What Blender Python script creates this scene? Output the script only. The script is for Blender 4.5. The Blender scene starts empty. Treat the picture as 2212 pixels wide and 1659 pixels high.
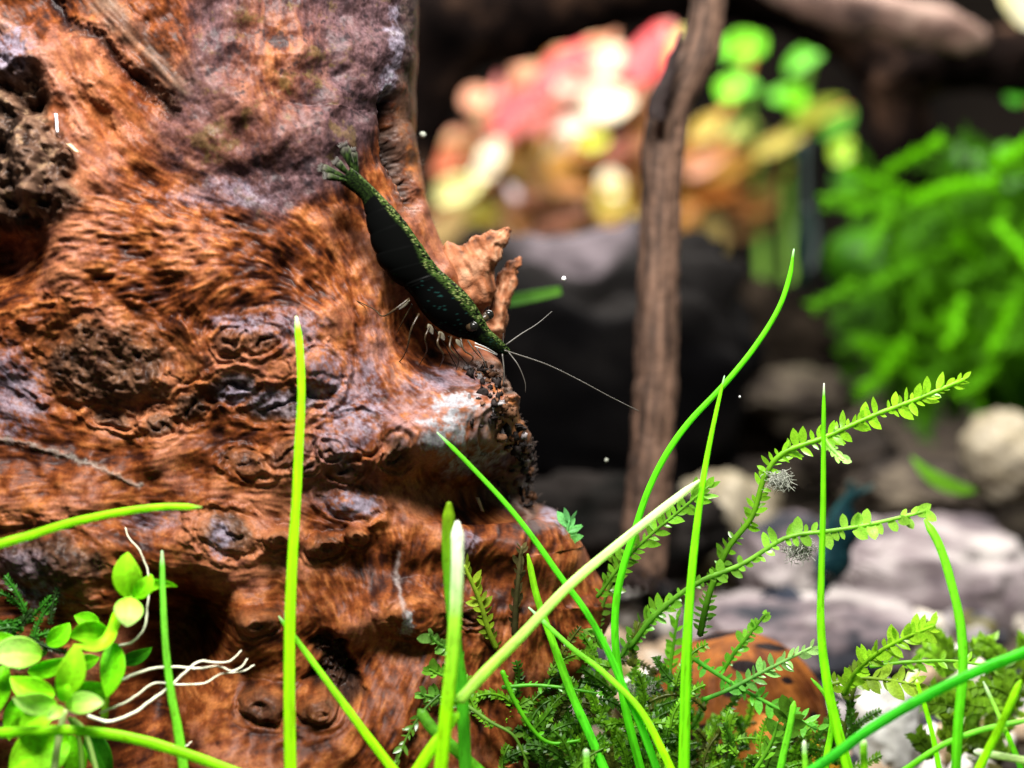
import bpy, math, random
import numpy as np
from mathutils import Vector, noise as mnoise

# ------------------------------------------------------------------ camera, light, exposure
# 1 unit = 1 cm.  The camera looks 7 degrees down at the origin from 15 cm away.
S = bpy.context.scene
COL = S.collection
S.unit_settings.scale_length = 0.01
TILT = math.radians(7.0)
DIST = 15.0
FWD = Vector((0, math.cos(TILT), -math.sin(TILT)))
UPV = Vector((0, math.sin(TILT), math.cos(TILT)))
CAM = -FWD * DIST
cd = bpy.data.cameras.new('camera')
cam = bpy.data.objects.new('camera', cd)
COL.objects.link(cam)
cam.location = CAM
cam.rotation_euler = (math.radians(90) - TILT, 0, 0)
cd.sensor_width = 36
cd.lens = 36 * 3750 / 2212
cd.clip_start, cd.clip_end = 0.1, 400
cd.dof.use_dof = True
cd.dof.focus_distance = DIST - 0.05
APERTURE = 0.36                                   # lens opening in cm
cd.dof.aperture_fstop = cd.lens / 1000 / APERTURE
S.camera = cam

w = bpy.data.worlds.new('World'); S.world = w; w.use_nodes = True
bg = w.node_tree.nodes['Background']
bg.inputs[0].default_value = (0.62, 0.68, 0.78, 1); bg.inputs[1].default_value = 0.06

def area(name, loc, target, sx, sy, power, col):
    l = bpy.data.lights.new(name, 'AREA'); l.shape = 'RECTANGLE'
    l.size, l.size_y, l.energy, l.color = sx, sy, power, col
    o = bpy.data.objects.new(name, l); COL.objects.link(o)
    o.location = loc
    o.rotation_euler = (Vector(target) - Vector(loc)).to_track_quat('-Z', 'Y').to_euler()
    return o
area('tank_lamp', (-1.0, -6.8, 12), (0, 0.2, -1), 7, 3.5, 4400, (1.0, 0.97, 0.93))
area('tank_lamp', (4, 15, 17), (4, 16, 0), 22, 8, 8500, (1.0, 0.97, 0.92))
S.view_settings.view_transform = 'Standard'; S.view_settings.look = 'None'
S.view_settings.exposure = 1.25; S.view_settings.gamma = 1.0
S.cycles.max_bounces = 6

R = random.Random(7)
NR = np.random.RandomState(11)

def PT(u, v, d=0.0):
    """the point d cm behind the focus plane that lies at (u, v) of the traced photograph"""
    k = (DIST + d) / 3750.0
    return CAM + FWD * (DIST + d) + Vector((1, 0, 0)) * ((u - 1106) * k) + UPV * ((829.5 - v) * k)

# ------------------------------------------------------------------ helpers
def tag(o, label=None, cat=None, group=None, kind=None):
    if label: o['label'] = label
    if cat: o['category'] = cat
    if group: o['group'] = group
    if kind: o['kind'] = kind
    return o

def empty(name, loc, label, cat, group=None):
    o = bpy.data.objects.new(name, None); COL.objects.link(o)
    o.location = loc; o.empty_display_size = 0.1
    return tag(o, label, cat, group)

def link(o, parent=None):
    COL.objects.link(o)
    if parent is not None:
        o.parent = parent
        o.matrix_parent_inverse = parent_inv(parent)
    return o

def parent_inv(p):
    from mathutils import Matrix
    if p.parent is not None: return Matrix.Identity(4)     # parts sit at the world's origin
    return Matrix.LocRotScale(p.location, p.rotation_euler, p.scale).inverted()

def make_mesh(name, verts, faces, mat=None, cols=None, smooth=True):
    me = bpy.data.meshes.new(name)
    me.from_pydata([tuple(v) for v in verts], [], faces)
    if smooth:
        me.polygons.foreach_set('use_smooth', np.ones(len(me.polygons), bool))
    if cols is not None:
        a = me.color_attributes.new('Col', 'FLOAT_COLOR', 'POINT')
        c = np.ones((len(verts), 4), np.float32); c[:, :3] = np.asarray(cols)[:, :3]
        a.data.foreach_set('color', c.ravel())
    if mat: me.materials.append(mat)
    me.update()
    return me

def obj(name, verts, faces, mat=None, parent=None, cols=None, smooth=True, color=None):
    o = bpy.data.objects.new(name, make_mesh(name, verts, faces, mat, cols, smooth))
    if color: o.color = (*color, 1)
    return link(o, parent)

def catmull(pts, n):
    P = [np.array(p, float) for p in pts]
    P = [2 * P[0] - P[1]] + P + [2 * P[-1] - P[-2]]
    m = len(P) - 3
    out = []
    for i in range(n):
        s = i / (n - 1) * m
        k = min(int(s), m - 1); t = s - k
        a, b, c, d = P[k:k + 4]
        out.append(0.5 * (2 * b + (c - a) * t + (2 * a - 5 * b + 4 * c - d) * t * t + (3 * b - a - 3 * c + d) * t ** 3))
    return np.array(out)

def tube(path, rad, n=10, squash=1.0):
    """verts, faces of a closed tube along world points with a radius each"""
    path = [Vector(p) for p in path]; V = []; F = []
    m = len(path); ref = Vector((0.13, -1, 0.07)).normalized()
    for i, p in enumerate(path):
        t = (path[min(i + 1, m - 1)] - path[max(i - 1, 0)]).normalized()
        a = ref - t * ref.dot(t)
        if a.length < 1e-4: a = Vector((1, 0, 0)) - t * t.x
        a.normalize(); b = t.cross(a); ref = a
        for k in range(n):
            th = 2 * math.pi * k / n
            V.append(p + (a * math.cos(th) * squash + b * math.sin(th)) * rad[i])
    for i in range(m - 1):
        for k in range(n):
            k2 = (k + 1) % n
            F.append((i * n + k, i * n + k2, (i + 1) * n + k2, (i + 1) * n + k))
    V.append(path[0] - (path[1] - path[0]).normalized() * rad[0] * .6); c0 = len(V) - 1
    V.append(path[-1] + (path[-1] - path[-2]).normalized() * rad[-1] * .9); c1 = len(V) - 1
    for k in range(n):
        k2 = (k + 1) % n
        F.append((c0, k2, k)); F.append((c1, (m - 1) * n + k, (m - 1) * n + k2))
    return V, F

def fb(p, s=1.0, o=4, seed=0.0):
    return mnoise.fractal(Vector(p) * s + Vector((seed, seed * 1.7, -seed)), 0.8, 2.1, o)

# ------------------------------------------------------------------ materials
def nodes(name):
    m = bpy.data.materials.new(name); m.use_nodes = True
    nt = m.node_tree; nt.nodes.clear()
    out = nt.nodes.new('ShaderNodeOutputMaterial')
    return m, nt, out

def N(nt, t, **kw):
    n = nt.nodes.new(t)
    for k, v in kw.items():
        if k in n.inputs: n.inputs[k].default_value = v
        else: setattr(n, k, v)
    return n

def L(nt, a, b): nt.links.new(a, b)

def mat_principled(name, color=None, attr=None, rough=0.5, spec=0.3, noise_scale=0, noise_amt=0.0, bump=0.0, bump_scale=20, ramp=None, coat=0, bdist=0.05):
    m, nt, out = nodes(name)
    p = N(nt, 'ShaderNodeBsdfPrincipled'); p.inputs['Roughness'].default_value = rough
    p.inputs['Specular IOR Level'].default_value = spec
    p.inputs['Coat Weight'].default_value = coat
    L(nt, p.outputs[0], out.inputs[0])
    tc = N(nt, 'ShaderNodeTexCoord')
    src = None
    if attr == 'obj':
        src = N(nt, 'ShaderNodeObjectInfo').outputs['Color']
    elif attr:
        src = N(nt, 'ShaderNodeAttribute', attribute_name=attr).outputs['Color']
    if ramp:
        nz = N(nt, 'ShaderNodeTexNoise'); nz.inputs['Scale'].default_value = noise_scale; nz.inputs['Detail'].default_value = 8
        nz.inputs['Roughness'].default_value = 0.62
        L(nt, tc.outputs['Object'], nz.inputs['Vector'])
        r = N(nt, 'ShaderNodeValToRGB')
        el = r.color_ramp.elements
        while len(el) < len(ramp): el.new(0.5)
        for e, (pos, c) in zip(el, ramp): e.position = pos; e.color = (*c, 1)
        L(nt, nz.outputs['Fac'], r.inputs[0]); src = r.outputs[0]
    elif noise_amt:
        nz = N(nt, 'ShaderNodeTexNoise'); nz.inputs['Scale'].default_value = noise_scale; nz.inputs['Detail'].default_value = 6
        L(nt, tc.outputs['Object'], nz.inputs['Vector'])
        mr = N(nt, 'ShaderNodeMapRange'); mr.inputs[1].default_value = .25; mr.inputs[2].default_value = .75
        mr.inputs[3].default_value = 1 - noise_amt; mr.inputs[4].default_value = 1 + noise_amt
        L(nt, nz.outputs['Fac'], mr.inputs[0])
        mx = N(nt, 'ShaderNodeMix', data_type='RGBA', blend_type='MULTIPLY'); mx.inputs[0].default_value = 1
        if src is not None: L(nt, src, mx.inputs[6])
        else: mx.inputs[6].default_value = (*color, 1)
        L(nt, mr.outputs[0], mx.inputs[7]); src = mx.outputs[2]
    if src is not None: L(nt, src, p.inputs['Base Color'])
    else: p.inputs['Base Color'].default_value = (*color, 1)
    if bump:
        nb = N(nt, 'ShaderNodeTexNoise'); nb.inputs['Scale'].default_value = bump_scale; nb.inputs['Detail'].default_value = 6
        L(nt, tc.outputs['Object'], nb.inputs['Vector'])
        bp = N(nt, 'ShaderNodeBump'); bp.inputs['Strength'].default_value = bump; bp.inputs['Distance'].default_value = bdist
        L(nt, nb.outputs['Fac'], bp.inputs['Height']); L(nt, bp.outputs[0], p.inputs['Normal'])
    return m

def mat_leaf(name, attr, trans=0.45, rough=0.35, spec=0.4, nscale=9, namt=0.25):
    m, nt, out = nodes(name)
    p = N(nt, 'ShaderNodeBsdfPrincipled'); p.inputs['Roughness'].default_value = rough; p.inputs['Specular IOR Level'].default_value = spec
    tr = N(nt, 'ShaderNodeBsdfTranslucent')
    mx = N(nt, 'ShaderNodeMixShader'); mx.inputs[0].default_value = trans
    if attr == 'obj': src = N(nt, 'ShaderNodeObjectInfo').outputs['Color']
    else: src = N(nt, 'ShaderNodeAttribute', attribute_name=attr).outputs['Color']
    tc = N(nt, 'ShaderNodeTexCoord')
    nz = N(nt, 'ShaderNodeTexNoise'); nz.inputs['Scale'].default_value = nscale; nz.inputs['Detail'].default_value = 5
    L(nt, tc.outputs['Object'], nz.inputs['Vector'])
    mr = N(nt, 'ShaderNodeMapRange'); mr.inputs[1].default_value = .3; mr.inputs[2].default_value = .7
    mr.inputs[3].default_value = 1 - namt; mr.inputs[4].default_value = 1 + namt
    L(nt, nz.outputs['Fac'], mr.inputs[0])
    mm = N(nt, 'ShaderNodeMix', data_type='RGBA', blend_type='MULTIPLY'); mm.inputs[0].default_value = 1
    L(nt, src, mm.inputs[6]); L(nt, mr.outputs[0], mm.inputs[7])
    L(nt, mm.outputs[2], p.inputs['Base Color']); L(nt, mm.outputs[2], tr.inputs['Color'])
    L(nt, p.outputs[0], mx.inputs[1]); L(nt, tr.outputs[0], mx.inputs[2]); L(nt, mx.outputs[0], out.inputs[0])
    return m

M_log = mat_principled('log_wood', attr='Col', rough=0.5, spec=0.10, noise_scale=40, noise_amt=0.3, bump=0.3, bump_scale=22, bdist=0.008)
M_blade = mat_leaf('grass_blade', 'Col', 0.5, 0.4, 0.2, 7, 0.12)
M_leaf = mat_leaf('leaf_skin', 'Col', 0.5, 0.5, 0.15, 8, 0.15)
M_leafobj = mat_leaf('moss_leaf', 'obj', 0.5, 0.3, 0.5, 12, 0.25)
M_moss = mat_leaf('moss_mat', 'Col', 0.5, 0.4, 0.3, 10, 0.3)
M_root = mat_principled('root_skin', color=(.72, .70, .52), rough=.35, spec=.4, noise_scale=12, noise_amt=.35)
M_shrimp = mat_principled('shrimp_shell', attr='Col', rough=0.35, spec=0.012)
M_limb = mat_principled('shrimp_limb', color=(.028, .018, .009), rough=.3, spec=.2, noise_scale=25, noise_amt=.6)
M_feeler = mat_principled('shrimp_feeler', color=(.055, .05, .042), rough=.4)
M_eye = mat_principled('shrimp_eye', color=(.006, .006, .005), rough=.18, spec=.2)
M_wood2 = mat_principled('stick_wood', attr='Col', rough=.7, spec=.15, noise_scale=14, noise_amt=.3, bump=.5, bump_scale=14)
M_dark = mat_principled('dark_wood', rough=.95, spec=.0, noise_scale=1.1, ramp=[(.3, (.0012, .001, .001)), (.5, (.006, .004, .0035)), (.69, (.05, .027, .017))], bump=.6, bump_scale=4)
M_pale = mat_principled('pale_wood', rough=.7, spec=.15, noise_scale=1.3, ramp=[(.3, (.03, .018, .015)), (.5, (.15, .09, .07)), (.72, (.30, .21, .165))], bump=.6, bump_scale=5)
M_rock = mat_principled('rock_face', attr='Col', rough=.95, spec=.02, noise_scale=2.5, noise_amt=.35, bump=.6, bump_scale=5)
M_soil = mat_principled('soil', rough=.9, spec=.1, noise_scale=.8, ramp=[(.3, (.005, .004, .004)), (.5, (.028, .021, .016)), (.62, (.085, .068, .048)), (.75, (.025, .035, .010))], bump=.8, bump_scale=6)
M_slab = mat_principled('slab_stone', rough=.8, spec=.15, noise_scale=.55, ramp=[(.38, (.012, .013, .018)), (.46, (.11, .085, .09)), (.56, (.235, .205, .20)), (.7, (.36, .335, .305))], bump=.6, bump_scale=4)
M_white = mat_principled('white_stone', rough=.7, spec=.2, noise_scale=1.6, ramp=[(.3, (.16, .155, .155)), (.6, (.44, .43, .40)), (.8, (.34, .28, .2))], bump=.4, bump_scale=6)
M_tan = mat_principled('tan_stone', rough=.8, spec=.1, noise_scale=1.2, ramp=[(.3, (.04, .03, .018)), (.5, (.19, .16, .105)), (.8, (.36, .32, .25))], bump=.5, bump_scale=5)
M_wall = mat_principled('tank_wall', rough=.9, spec=.05, noise_scale=.09, ramp=[(.35, (.003, .003, .003)), (.55, (.016, .0125, .010)), (.75, (.034, .027, .021))])
M_snail = mat_principled('snail_shell', attr='Col', rough=.5, spec=.03, noise_scale=9, noise_amt=.4, bump=.5, bump_scale=14, bdist=.02)
M_speck = mat_principled('speck', color=(.8, .8, .8), rough=.4)
M_glint = mat_principled('glint', color=(.75, .76, .8), rough=.15, spec=.8)
M_straw2 = mat_principled('scale_edge', color=(.32, .31, .29), rough=.3)
M_fluff = mat_principled('fluff', color=(.27, .28, .23), rough=.9)

# ------------------------------------------------------------------ the setting: ground and tank wall
GZ = -4.05
def build_ground():
    xs = np.linspace(-60, 60, 161); ys = np.linspace(-6, 46, 141)
    V = []; F = []
    for y in ys:
        for x in xs:
            V.append((x, y, GZ + .28 * fb((x, y, 0), .35, 4) + .12 * fb((x, y, 0), 1.3, 3, 5)))
    n = len(xs)
    for j in range(len(ys) - 1):
        for i in range(n - 1):
            a = j * n + i; F.append((a, a + 1, a + n + 1, a + n))
    tag(obj('ground', V, F, M_soil), kind='structure')
build_ground()
wl = obj('tank_back_wall', [(-60, 45, -6), (60, 45, -6), (60, 45, 40), (-60, 45, 40), (-60, 45.6, -6), (60, 45.6, -6), (60, 45.6, 40), (-60, 45.6, 40)],
         [(0, 1, 2, 3), (5, 4, 7, 6), (4, 0, 3, 7), (1, 5, 6, 2), (3, 2, 6, 7), (4, 5, 1, 0)], M_wall, smooth=False)
tag(wl, kind='structure')

# ------------------------------------------------------------------ the big driftwood log
U0, U1, V0, V1, ST = -220, 1460, -240, 1900, 2.0
gu = np.arange(U0, U1, ST); gv = np.arange(V0, V1, ST)
UU, VV = np.meshgrid(gu, gv)
HH, WW = UU.shape
fy = np.fft.fftfreq(HH)[:, None]; fx = np.fft.rfftfreq(WW)[None, :]
FR = np.sqrt(fx ** 2 + fy ** 2)

def gblur(a, s):
    return np.fft.irfft2(np.fft.rfft2(a) * np.exp(-2 * (math.pi * s / ST * FR) ** 2), s=a.shape)
def norm(a): return (a - a.mean()) / (a.std() + 1e-9)
def fbm(seed, scale, beta=1.7):
    """power-law noise whose largest features are about scale px"""
    n = np.random.RandomState(seed).randn(HH, WW)
    f0 = ST / scale
    flt = 1.0 / (FR ** 2 + f0 ** 2) ** (beta / 2)
    flt[0, 0] = 0
    return norm(np.fft.irfft2(np.fft.rfft2(n) * flt, s=n.shape))
def sstep(a, lo, hi):
    t = np.clip((a - lo) / (hi - lo), 0, 1); return t * t * (3 - 2 * t)
def poly_mask(poly, soft=8, ragged=0, seed=3, rs=60):
    px, py = UU, VV
    if ragged:
        px = UU + fbm(seed, rs) * ragged; py = VV + fbm(seed + 50, rs) * ragged
    ins = np.zeros(UU.shape, bool)
    n = len(poly)
    for i in range(n):
        (x1, y1), (x2, y2) = poly[i], poly[(i + 1) % n]
        if y1 == y2: continue
        c = ((y1 > py) != (y2 > py)) & (px < (x2 - x1) * (py - y1) / (y2 - y1) + x1)
        ins ^= c
    return np.clip(gblur(ins.astype(float), soft), 0, 1)
def stroke(pts, width, wob=0, seed=1):
    px, py = UU, VV
    if wob: px = UU + fbm(seed, 50) * wob; py = VV + fbm(seed + 9, 50) * wob
    d = np.full(UU.shape, 1e9)
    for (x1, y1), (x2, y2) in zip(pts[:-1], pts[1:]):
        dx, dy = x2 - x1, y2 - y1
        t = np.clip(((px - x1) * dx + (py - y1) * dy) / (dx * dx + dy * dy), 0, 1)
        d = np.minimum(d, np.hypot(px - x1 - t * dx, py - y1 - t * dy))
    return np.exp(-(d / width) ** 2)
def gauss(u, v, su, sv, rot=0):
    c, s = math.cos(math.radians(rot)), math.sin(math.radians(rot))
    x = (UU - u) * c + (VV - v) * s; y = -(UU - u) * s + (VV - v) * c
    return np.exp(-.5 * ((x / su) ** 2 + (y / sv) ** 2))

# grain direction: (u, v, degrees), v downwards
CTRL = [(500, 100, 95), (700, 100, 90), (600, 300, 75), (750, 300, 80), (60, 80, 52), (150, 180, 62), (250, 200, 40), (300, 90, 45), (120, 260, 70),
        (230, 260, 60), (330, 280, 40), (200, 360, 40), (50, 640, -12), (50, 560, -20), (200, 470, 2), (200, 600, -8), (350, 430, 25), (400, 560, -2), (520, 500, 22), (600, 560, 30), (700, 560, 50),
        (480, 660, -35), (570, 640, -5), (680, 660, 40), (740, 760, 75), (770, 620, 68), (800, 500, 72), (800, 780, 82), (850, 400, 72), (900, 480, 65), (880, 620, 80),
        (830, 700, 78), (910, 760, 40), (980, 560, 45), (1040, 560, 60), (50, 720, 5), (0, 820, 20), (20, 1081, -12), (264, 1028, -14), (406, 987, -18), (528, 947, -20),
        (100, 950, 12), (220, 900, 20), (620, 930, -14), (680, 880, 0), (420, 800, -60), (430, 730, -70), (650, 1080, 15), (800, 1100, 55), (860, 1010, 70), (790, 880, 55), (400, 1090, 5), (300, 1150, 15), (560, 1060, 5),
        (120, 1120, 0), (500, 1260, -8), (700, 1260, 65), (800, 1200, 85), (950, 1200, -62), (1050, 1200, -58), (1100, 1300, 105), (1180, 1250, 85), (1250, 1250, 60), (800, 1470, -62),
        (900, 1520, -55), (620, 1580, -15), (450, 1590, -16), (500, 1650, -20), (1000, 1560, -62), (1050, 1600, 60), (880, 1250, 95), (950, 950, 20), (1080, 900, 60), (1000, 1080, 30), (400, 1450, 40), (600, 1420, -30)]
c2 = np.zeros(UU.shape); s2 = np.zeros(UU.shape); ws = np.zeros(UU.shape)
for (u, v, a) in CTRL:
    wgt = 1 / (((UU - u) ** 2 + (VV - v) ** 2) + 900) ** 1.6
    c2 += wgt * math.cos(math.radians(2 * a)); s2 += wgt * math.sin(math.radians(2 * a)); ws += wgt
c2 /= ws; s2 /= ws
# knots: u, v, a, b, rot, rim, core, rough, kind
KN = [(240, 790, 150, 92, 8, .04, -.03, .05, 'dark'), (500, 742, 34, 28, -10, .05, .02, .03, 'brown'), (566, 738, 40, 30, -20, .05, .0, .03, 'brown'),
      (505, 838, 56, 34, -8, .08, -.12, .02, 'grey'), (415, 880, 46, 34, -25, .07, -.10, .03, 'dark'), (345, 918, 40, 30, -25, .06, -.12, .03, 'dark'),
      (610, 872, 90, 34, -6, .07, -.07, .03, 'grey'), (535, 1003, 48, 28, 15, .08, -.06, .03, 'brown'), (622, 978, 52, 28, -20, .07, -.02, .03, 'brown'),
      (742, 1012, 34, 26, 10, .08, -.07, .02, 'brown'), (712, 975, 22, 18, 0, .05, -.03, .02, 'brown'), (848, 985, 30, 36, 0, .05, -.2, .02, 'dark'), (240, 905, 50, 22, 15, .05, 0, .02, 'dark'), (660, 1005, 24, 18, 0, .05, 0, .02, 'brown'), (905, 1330, 60, 40, 0, .05, 0, .01, 'bump2'), (1015, 1335, 26, 20, 0, .05, 0, .02, 'brown'), (755, 1090, 62, 30, 18, .03, -.02, .015, 'lav'),
      (500, 1155, 64, 44, 8, .09, .03, .03, 'dark'), (605, 1166, 28, 22, -5, .02, .22, .02, 'bump'), (703, 1182, 40, 28, -8, .03, .26, .02, 'bump'), (770, 1162, 26, 18, 10, .03, .18, .02, 'bump'),
      (560, 1345, 48, 26, -12, .06, .02, .02, 'bump'), (568, 1515, 46, 30, 5, .06, .03, .02, 'eye'), (690, 1518, 40, 26, -10, .05, .04, .02, 'bump'),
      (760, 945, 56, 46, 0, .02, .08, .02, 'lav'), (690, 815, 40, 46, 0, .02, .05, .02, 'lav'), (1040, 940, 40, 34, 0, .03, .04, .02, 'tan'), (120, 1215, 130, 66, 5, .03, .05, .03, 'dark')]
Hk = np.zeros(UU.shape); kmask = {k: np.zeros(UU.shape) for k in ('dark', 'brown', 'grey', 'lav', 'bump', 'eye', 'tan', 'bump2')}
rimm = np.zeros(UU.shape); slits = np.zeros(UU.shape)
f40 = fbm(21, 40, 1.8); f90 = fbm(22, 90, 2.0); f200 = fbm(23, 260, 2.4); f12 = fbm(24, 14, 1.4)
s40, s90, s25 = fbm(25, 40, 3.0), fbm(26, 90, 3.2), fbm(27, 22, 3.0)
wu, wv = fbm(31, 70, 2.2), fbm(32, 70, 2.2)
for (u, v, a, b, rot, rim, core, rough, kind) in KN:
    c, s = math.cos(math.radians(rot)), math.sin(math.radians(rot))
    px = UU + wu * .11 * b - u; py = VV + wv * .11 * b - v
    x = (px * c + py * s) / a; y = (-px * s + py * c) / b
    r = np.hypot(x, y) + 1e-6
    gx = x / a * c - y / b * s; gy = x / a * s + y / b * c
    tx, ty = -gy, gx
    nn = np.hypot(tx, ty) + 1e-9; tx /= nn; ty /= nn
    wgt = np.where(r < 1.05, 1, np.exp(-((r - 1.05) / .55) ** 2)) * .95
    c2 = c2 * (1 - wgt) + wgt * (tx * tx - ty * ty); s2 = s2 * (1 - wgt) + wgt * 2 * tx * ty
    ins = sstep(-r, -1.05, -.72)
    rr = np.exp(-((r - 1.02) / .24) ** 2)
    dome = np.clip(1 - (np.hypot(x, y + (.25 if kind in ('bump', 'eye') else 0)) / 1.15) ** 2, 0, 1) ** .7
    lift = {'bump': .26, 'eye': .26, 'bump2': .05}.get(kind, .10 if a > 100 else .085); rg_ = .35 if kind in ('bump', 'eye', 'bump2') else 1.0
    Hk += lift * dome + ins * rough * (s25 * .22 + s40 * .5) - .05 * np.exp(-((r - 1.06) / .15) ** 2) * (1 + .6 * np.sign(y)) * .7
    Hk += rg_ * .05 * np.exp(-((r - 1.36 - .06 * wu) / .2) ** 2) * (1 + .35 * wv) - .012 * np.exp(-((r - 1.66 - .08 * wv) / .12) ** 2) + .012 * np.exp(-((r - 1.9) / .16) ** 2)
    if kind in ('dark', 'brown', 'grey', 'tan') and a < 100:
        slit = np.exp(-((y - .1 + .25 * np.sin(x * 4 + u)) / .16) ** 2) * sstep(-np.abs(x), -.75, -.3)
        Hk += -.10 * slit; slits = np.maximum(slits, slit)
    if kind == 'grey': Hk += -.05 * ins
    if kind == 'eye': Hk += -.16 * np.exp(-(np.hypot(x + .1, y) / .3) ** 2)
    if kind == 'bump': Hk += -.14 * np.exp(-(np.hypot(x - .15, (y - .15)) / .35) ** 2) + .02 * np.cos(r * 14) * ins
    kmask[kind] = np.maximum(kmask[kind], ins); rimm = np.maximum(rimm, rr * min(1, rim / .05))
ang = .5 * np.arctan2(s2, c2)
DX, DY = np.cos(ang), np.sin(ang)

def lic(src, n, step):
    acc = src.copy(); cnt = 1
    J, I = np.meshgrid(np.arange(WW), np.arange(HH))
    for sg in (1, -1):
        X = J.astype(np.float32).copy(); Y = I.astype(np.float32).copy()
        px, py = DX * sg, DY * sg
        for k in range(n):
            X = np.clip(X + px * step, 0, WW - 1.01); Y = np.clip(Y + py * step, 0, HH - 1.01)
            xi = X.astype(np.int32); yi = Y.astype(np.int32)
            fxx = X - xi; fyy = Y - yi
            acc += (src[yi, xi] * (1 - fxx) + src[yi, xi + 1] * fxx) * (1 - fyy) + (src[yi + 1, xi] * (1 - fxx) + src[yi + 1, xi + 1] * fxx) * fyy
            cnt += 1
            dx, dy = DX[yi, xi], DY[yi, xi]
            fl = np.where(dx * px + dy * py < 0, -1, 1)
            px, py = dx * fl, dy * fl
    return norm(acc)
g1 = lic(norm(gblur(NR.randn(HH, WW), 3.1)), 4, 1.3)
g2 = lic(norm(gblur(NR.randn(HH, WW), 1.6)), 5, 1.2)
g3 = lic(norm(gblur(NR.randn(HH, WW), 7.0)), 22, 2.2)
g4 = lic(norm(gblur(NR.randn(HH, WW), 3.0)), 16, 1.6)

# regions
film = poly_mask([(395, -260), (905, -260), (890, 40), (835, 220), (800, 285), (772, 330), (735, 405), (650, 440), (590, 482), (545, 452), (475, 440), (410, 400), (350, 345), (320, 280), (380, 200), (420, 90)], 13, 11, 41, 70)
burl = poly_mask([(-300, 90), (60, 120), (110, 200), (125, 300), (170, 330), (175, 420), (190, 460), (130, 500), (60, 500), (-300, 520)], 7, 8, 43)
crust = poly_mask([(1000, 800), (1070, 800), (1200, 930), (1220, 1080), (1150, 1110), (1070, 1075), (1120, 1010), (1130, 960), (1060, 900), (1010, 850)], 7, 9, 45)
hole = poly_mask([(660, 1385), (720, 1372), (760, 1420), (785, 1480), (760, 1510), (715, 1490), (650, 1470), (690, 1430)], 4, 6, 47)
scaly = poly_mask([(-300, 520), (180, 440), (420, 430), (600, 500), (760, 520), (860, 700), (820, 860), (600, 680), (420, 690), (200, 690), (-300, 720)], 40)
fiss = stroke([(90, -40), (150, 60), (220, 85), (262, 150), (320, 185), (375, 250)], 15, 4, 5)
groove = stroke([(812, 215), (832, 300), (858, 380), (876, 440)], 13, 3, 7)
ridge1 = stroke([(-20, 40), (60, 90), (120, 165), (165, 235), (195, 290)], 17, 4, 8)
ridge2 = stroke([(180, 180), (240, 235), (285, 300)], 14, 4, 9)
strip = stroke([(170, -60), (260, 50), (330, 120), (385, 210)], 34, 8, 10)
streak = stroke([(-10, 945), (60, 958), (130, 985), (220, 1010), (300, 1050)], 5, 3, 11)

H = .30 * gauss(600, 190, 220, 230) + .30 * gauss(70, 330, 100, 160) - .85 * gauss(-15, 545, 75, 48) + .22 * gauss(400, 580, 330, 110)
H += .22 * gauss(130, 1200, 170, 66) + .14 * gauss(470, 1235, 150, 55, 8) - 1.05 * gauss(395, 1375, 62, 70) - .95 * gauss(320, 1540, 60, 130) + .26 * gauss(530, 1365, 80, 42)
H += .20 * gauss(890, 1300, 70, 60) + .10 * gauss(880, 1345, 34, 26) - .12 * gauss(880, 1415, 80, 30) + .18 * gauss(1000, 1165, 110, 56) - .12 * gauss(1000, 1245, 130, 36)
H += .48 * gauss(985, 905, 105, 80) - .36 * gauss(1060, 1075, 100, 50) - .14 * gauss(930, 765, 70, 34) - .08 * gauss(890, 1075, 80, 60) + .30 * gauss(1160, 1190, 90, 60)
H += -.14 * gauss(250, 900, 160, 36, 10) - .05 * gauss(600, 1045, 220, 22, 4) - .09 * gauss(640, 1480, 150, 30, -5) + .12 * gauss(720, 880, 120, 140) - .07 * gauss(640, 1210, 130, 26) + .12 * gauss(570, 730, 130, 60) - .1 * gauss(800, 640, 50, 110)
H += .16 * gauss(620, 1590, 220, 70, -10) + .06 * gauss(200, 1090, 260, 30, -8) - .07 * gauss(200, 1140, 240, 24, -4) + .06 * gauss(300, 1000, 260, 22, -16)
H += Hk + .42 * sstep(VV, 1380, 1720) - .10 * sstep(VV, 1000, 1300) * sstep(-VV, -1500, -1300)
nofilm = 1 - film
calm = nofilm * (1 - .8 * np.clip(burl + crust + hole, 0, 1)) * (1 - .75 * np.clip(kmask['dark'] + kmask['grey'] + kmask['lav'], 0, 1))
H += calm * (.010 * g1 * (.45 + 1.0 * scaly) + .0025 * g2 + .007 * g3 * (1 - .45 * scaly) + .003 * g4)
H += .03 * s90 + .035 * f200
H += film * (.08 + .011 * s40 + .0015 * f12 + .002 * g3 + .003 * s25)
H += burl * (.05 * s40 + .016 * s25 + .10 * s90 + .003 * f12) + crust * (.05 * s40 + .03 * s25 + .004 * f12) + hole * (-.24 + .045 * s25 + .05 * s40)
H += -.16 * fiss - .34 * groove + .09 * ridge1 + .07 * ridge2 + strip * .03 * g3 + .03 * streak
H += kmask['dark'] * .009 * s25

# wood colours
def C(*c): return np.array(c)[None, None, :]
t = np.clip(.49 + .13 * g1 * (.7 + .5 * scaly) + .10 * g3 + .09 * g2 + .06 * g4 + .09 * s40 + .07 * f40 + .15 * f200, 0, 1)[..., None]
wd, wm, wlt = C(.045, .0105, .004), C(.27, .066, .015), C(.66, .225, .062)
colr = np.where(t < .5, wd + (wm - wd) * (t / .5) ** 1.1, wm + (wlt - wm) * ((t - .5) / .5))
def mixc(m, c):
    global colr
    m = np.clip(m, 0, 1)[..., None]
    colr = colr * (1 - m) + m * c
def two(n, a, b):
    k = np.clip(.5 + n, 0, 1)[..., None]
    return a * (1 - k) + b * k
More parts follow.
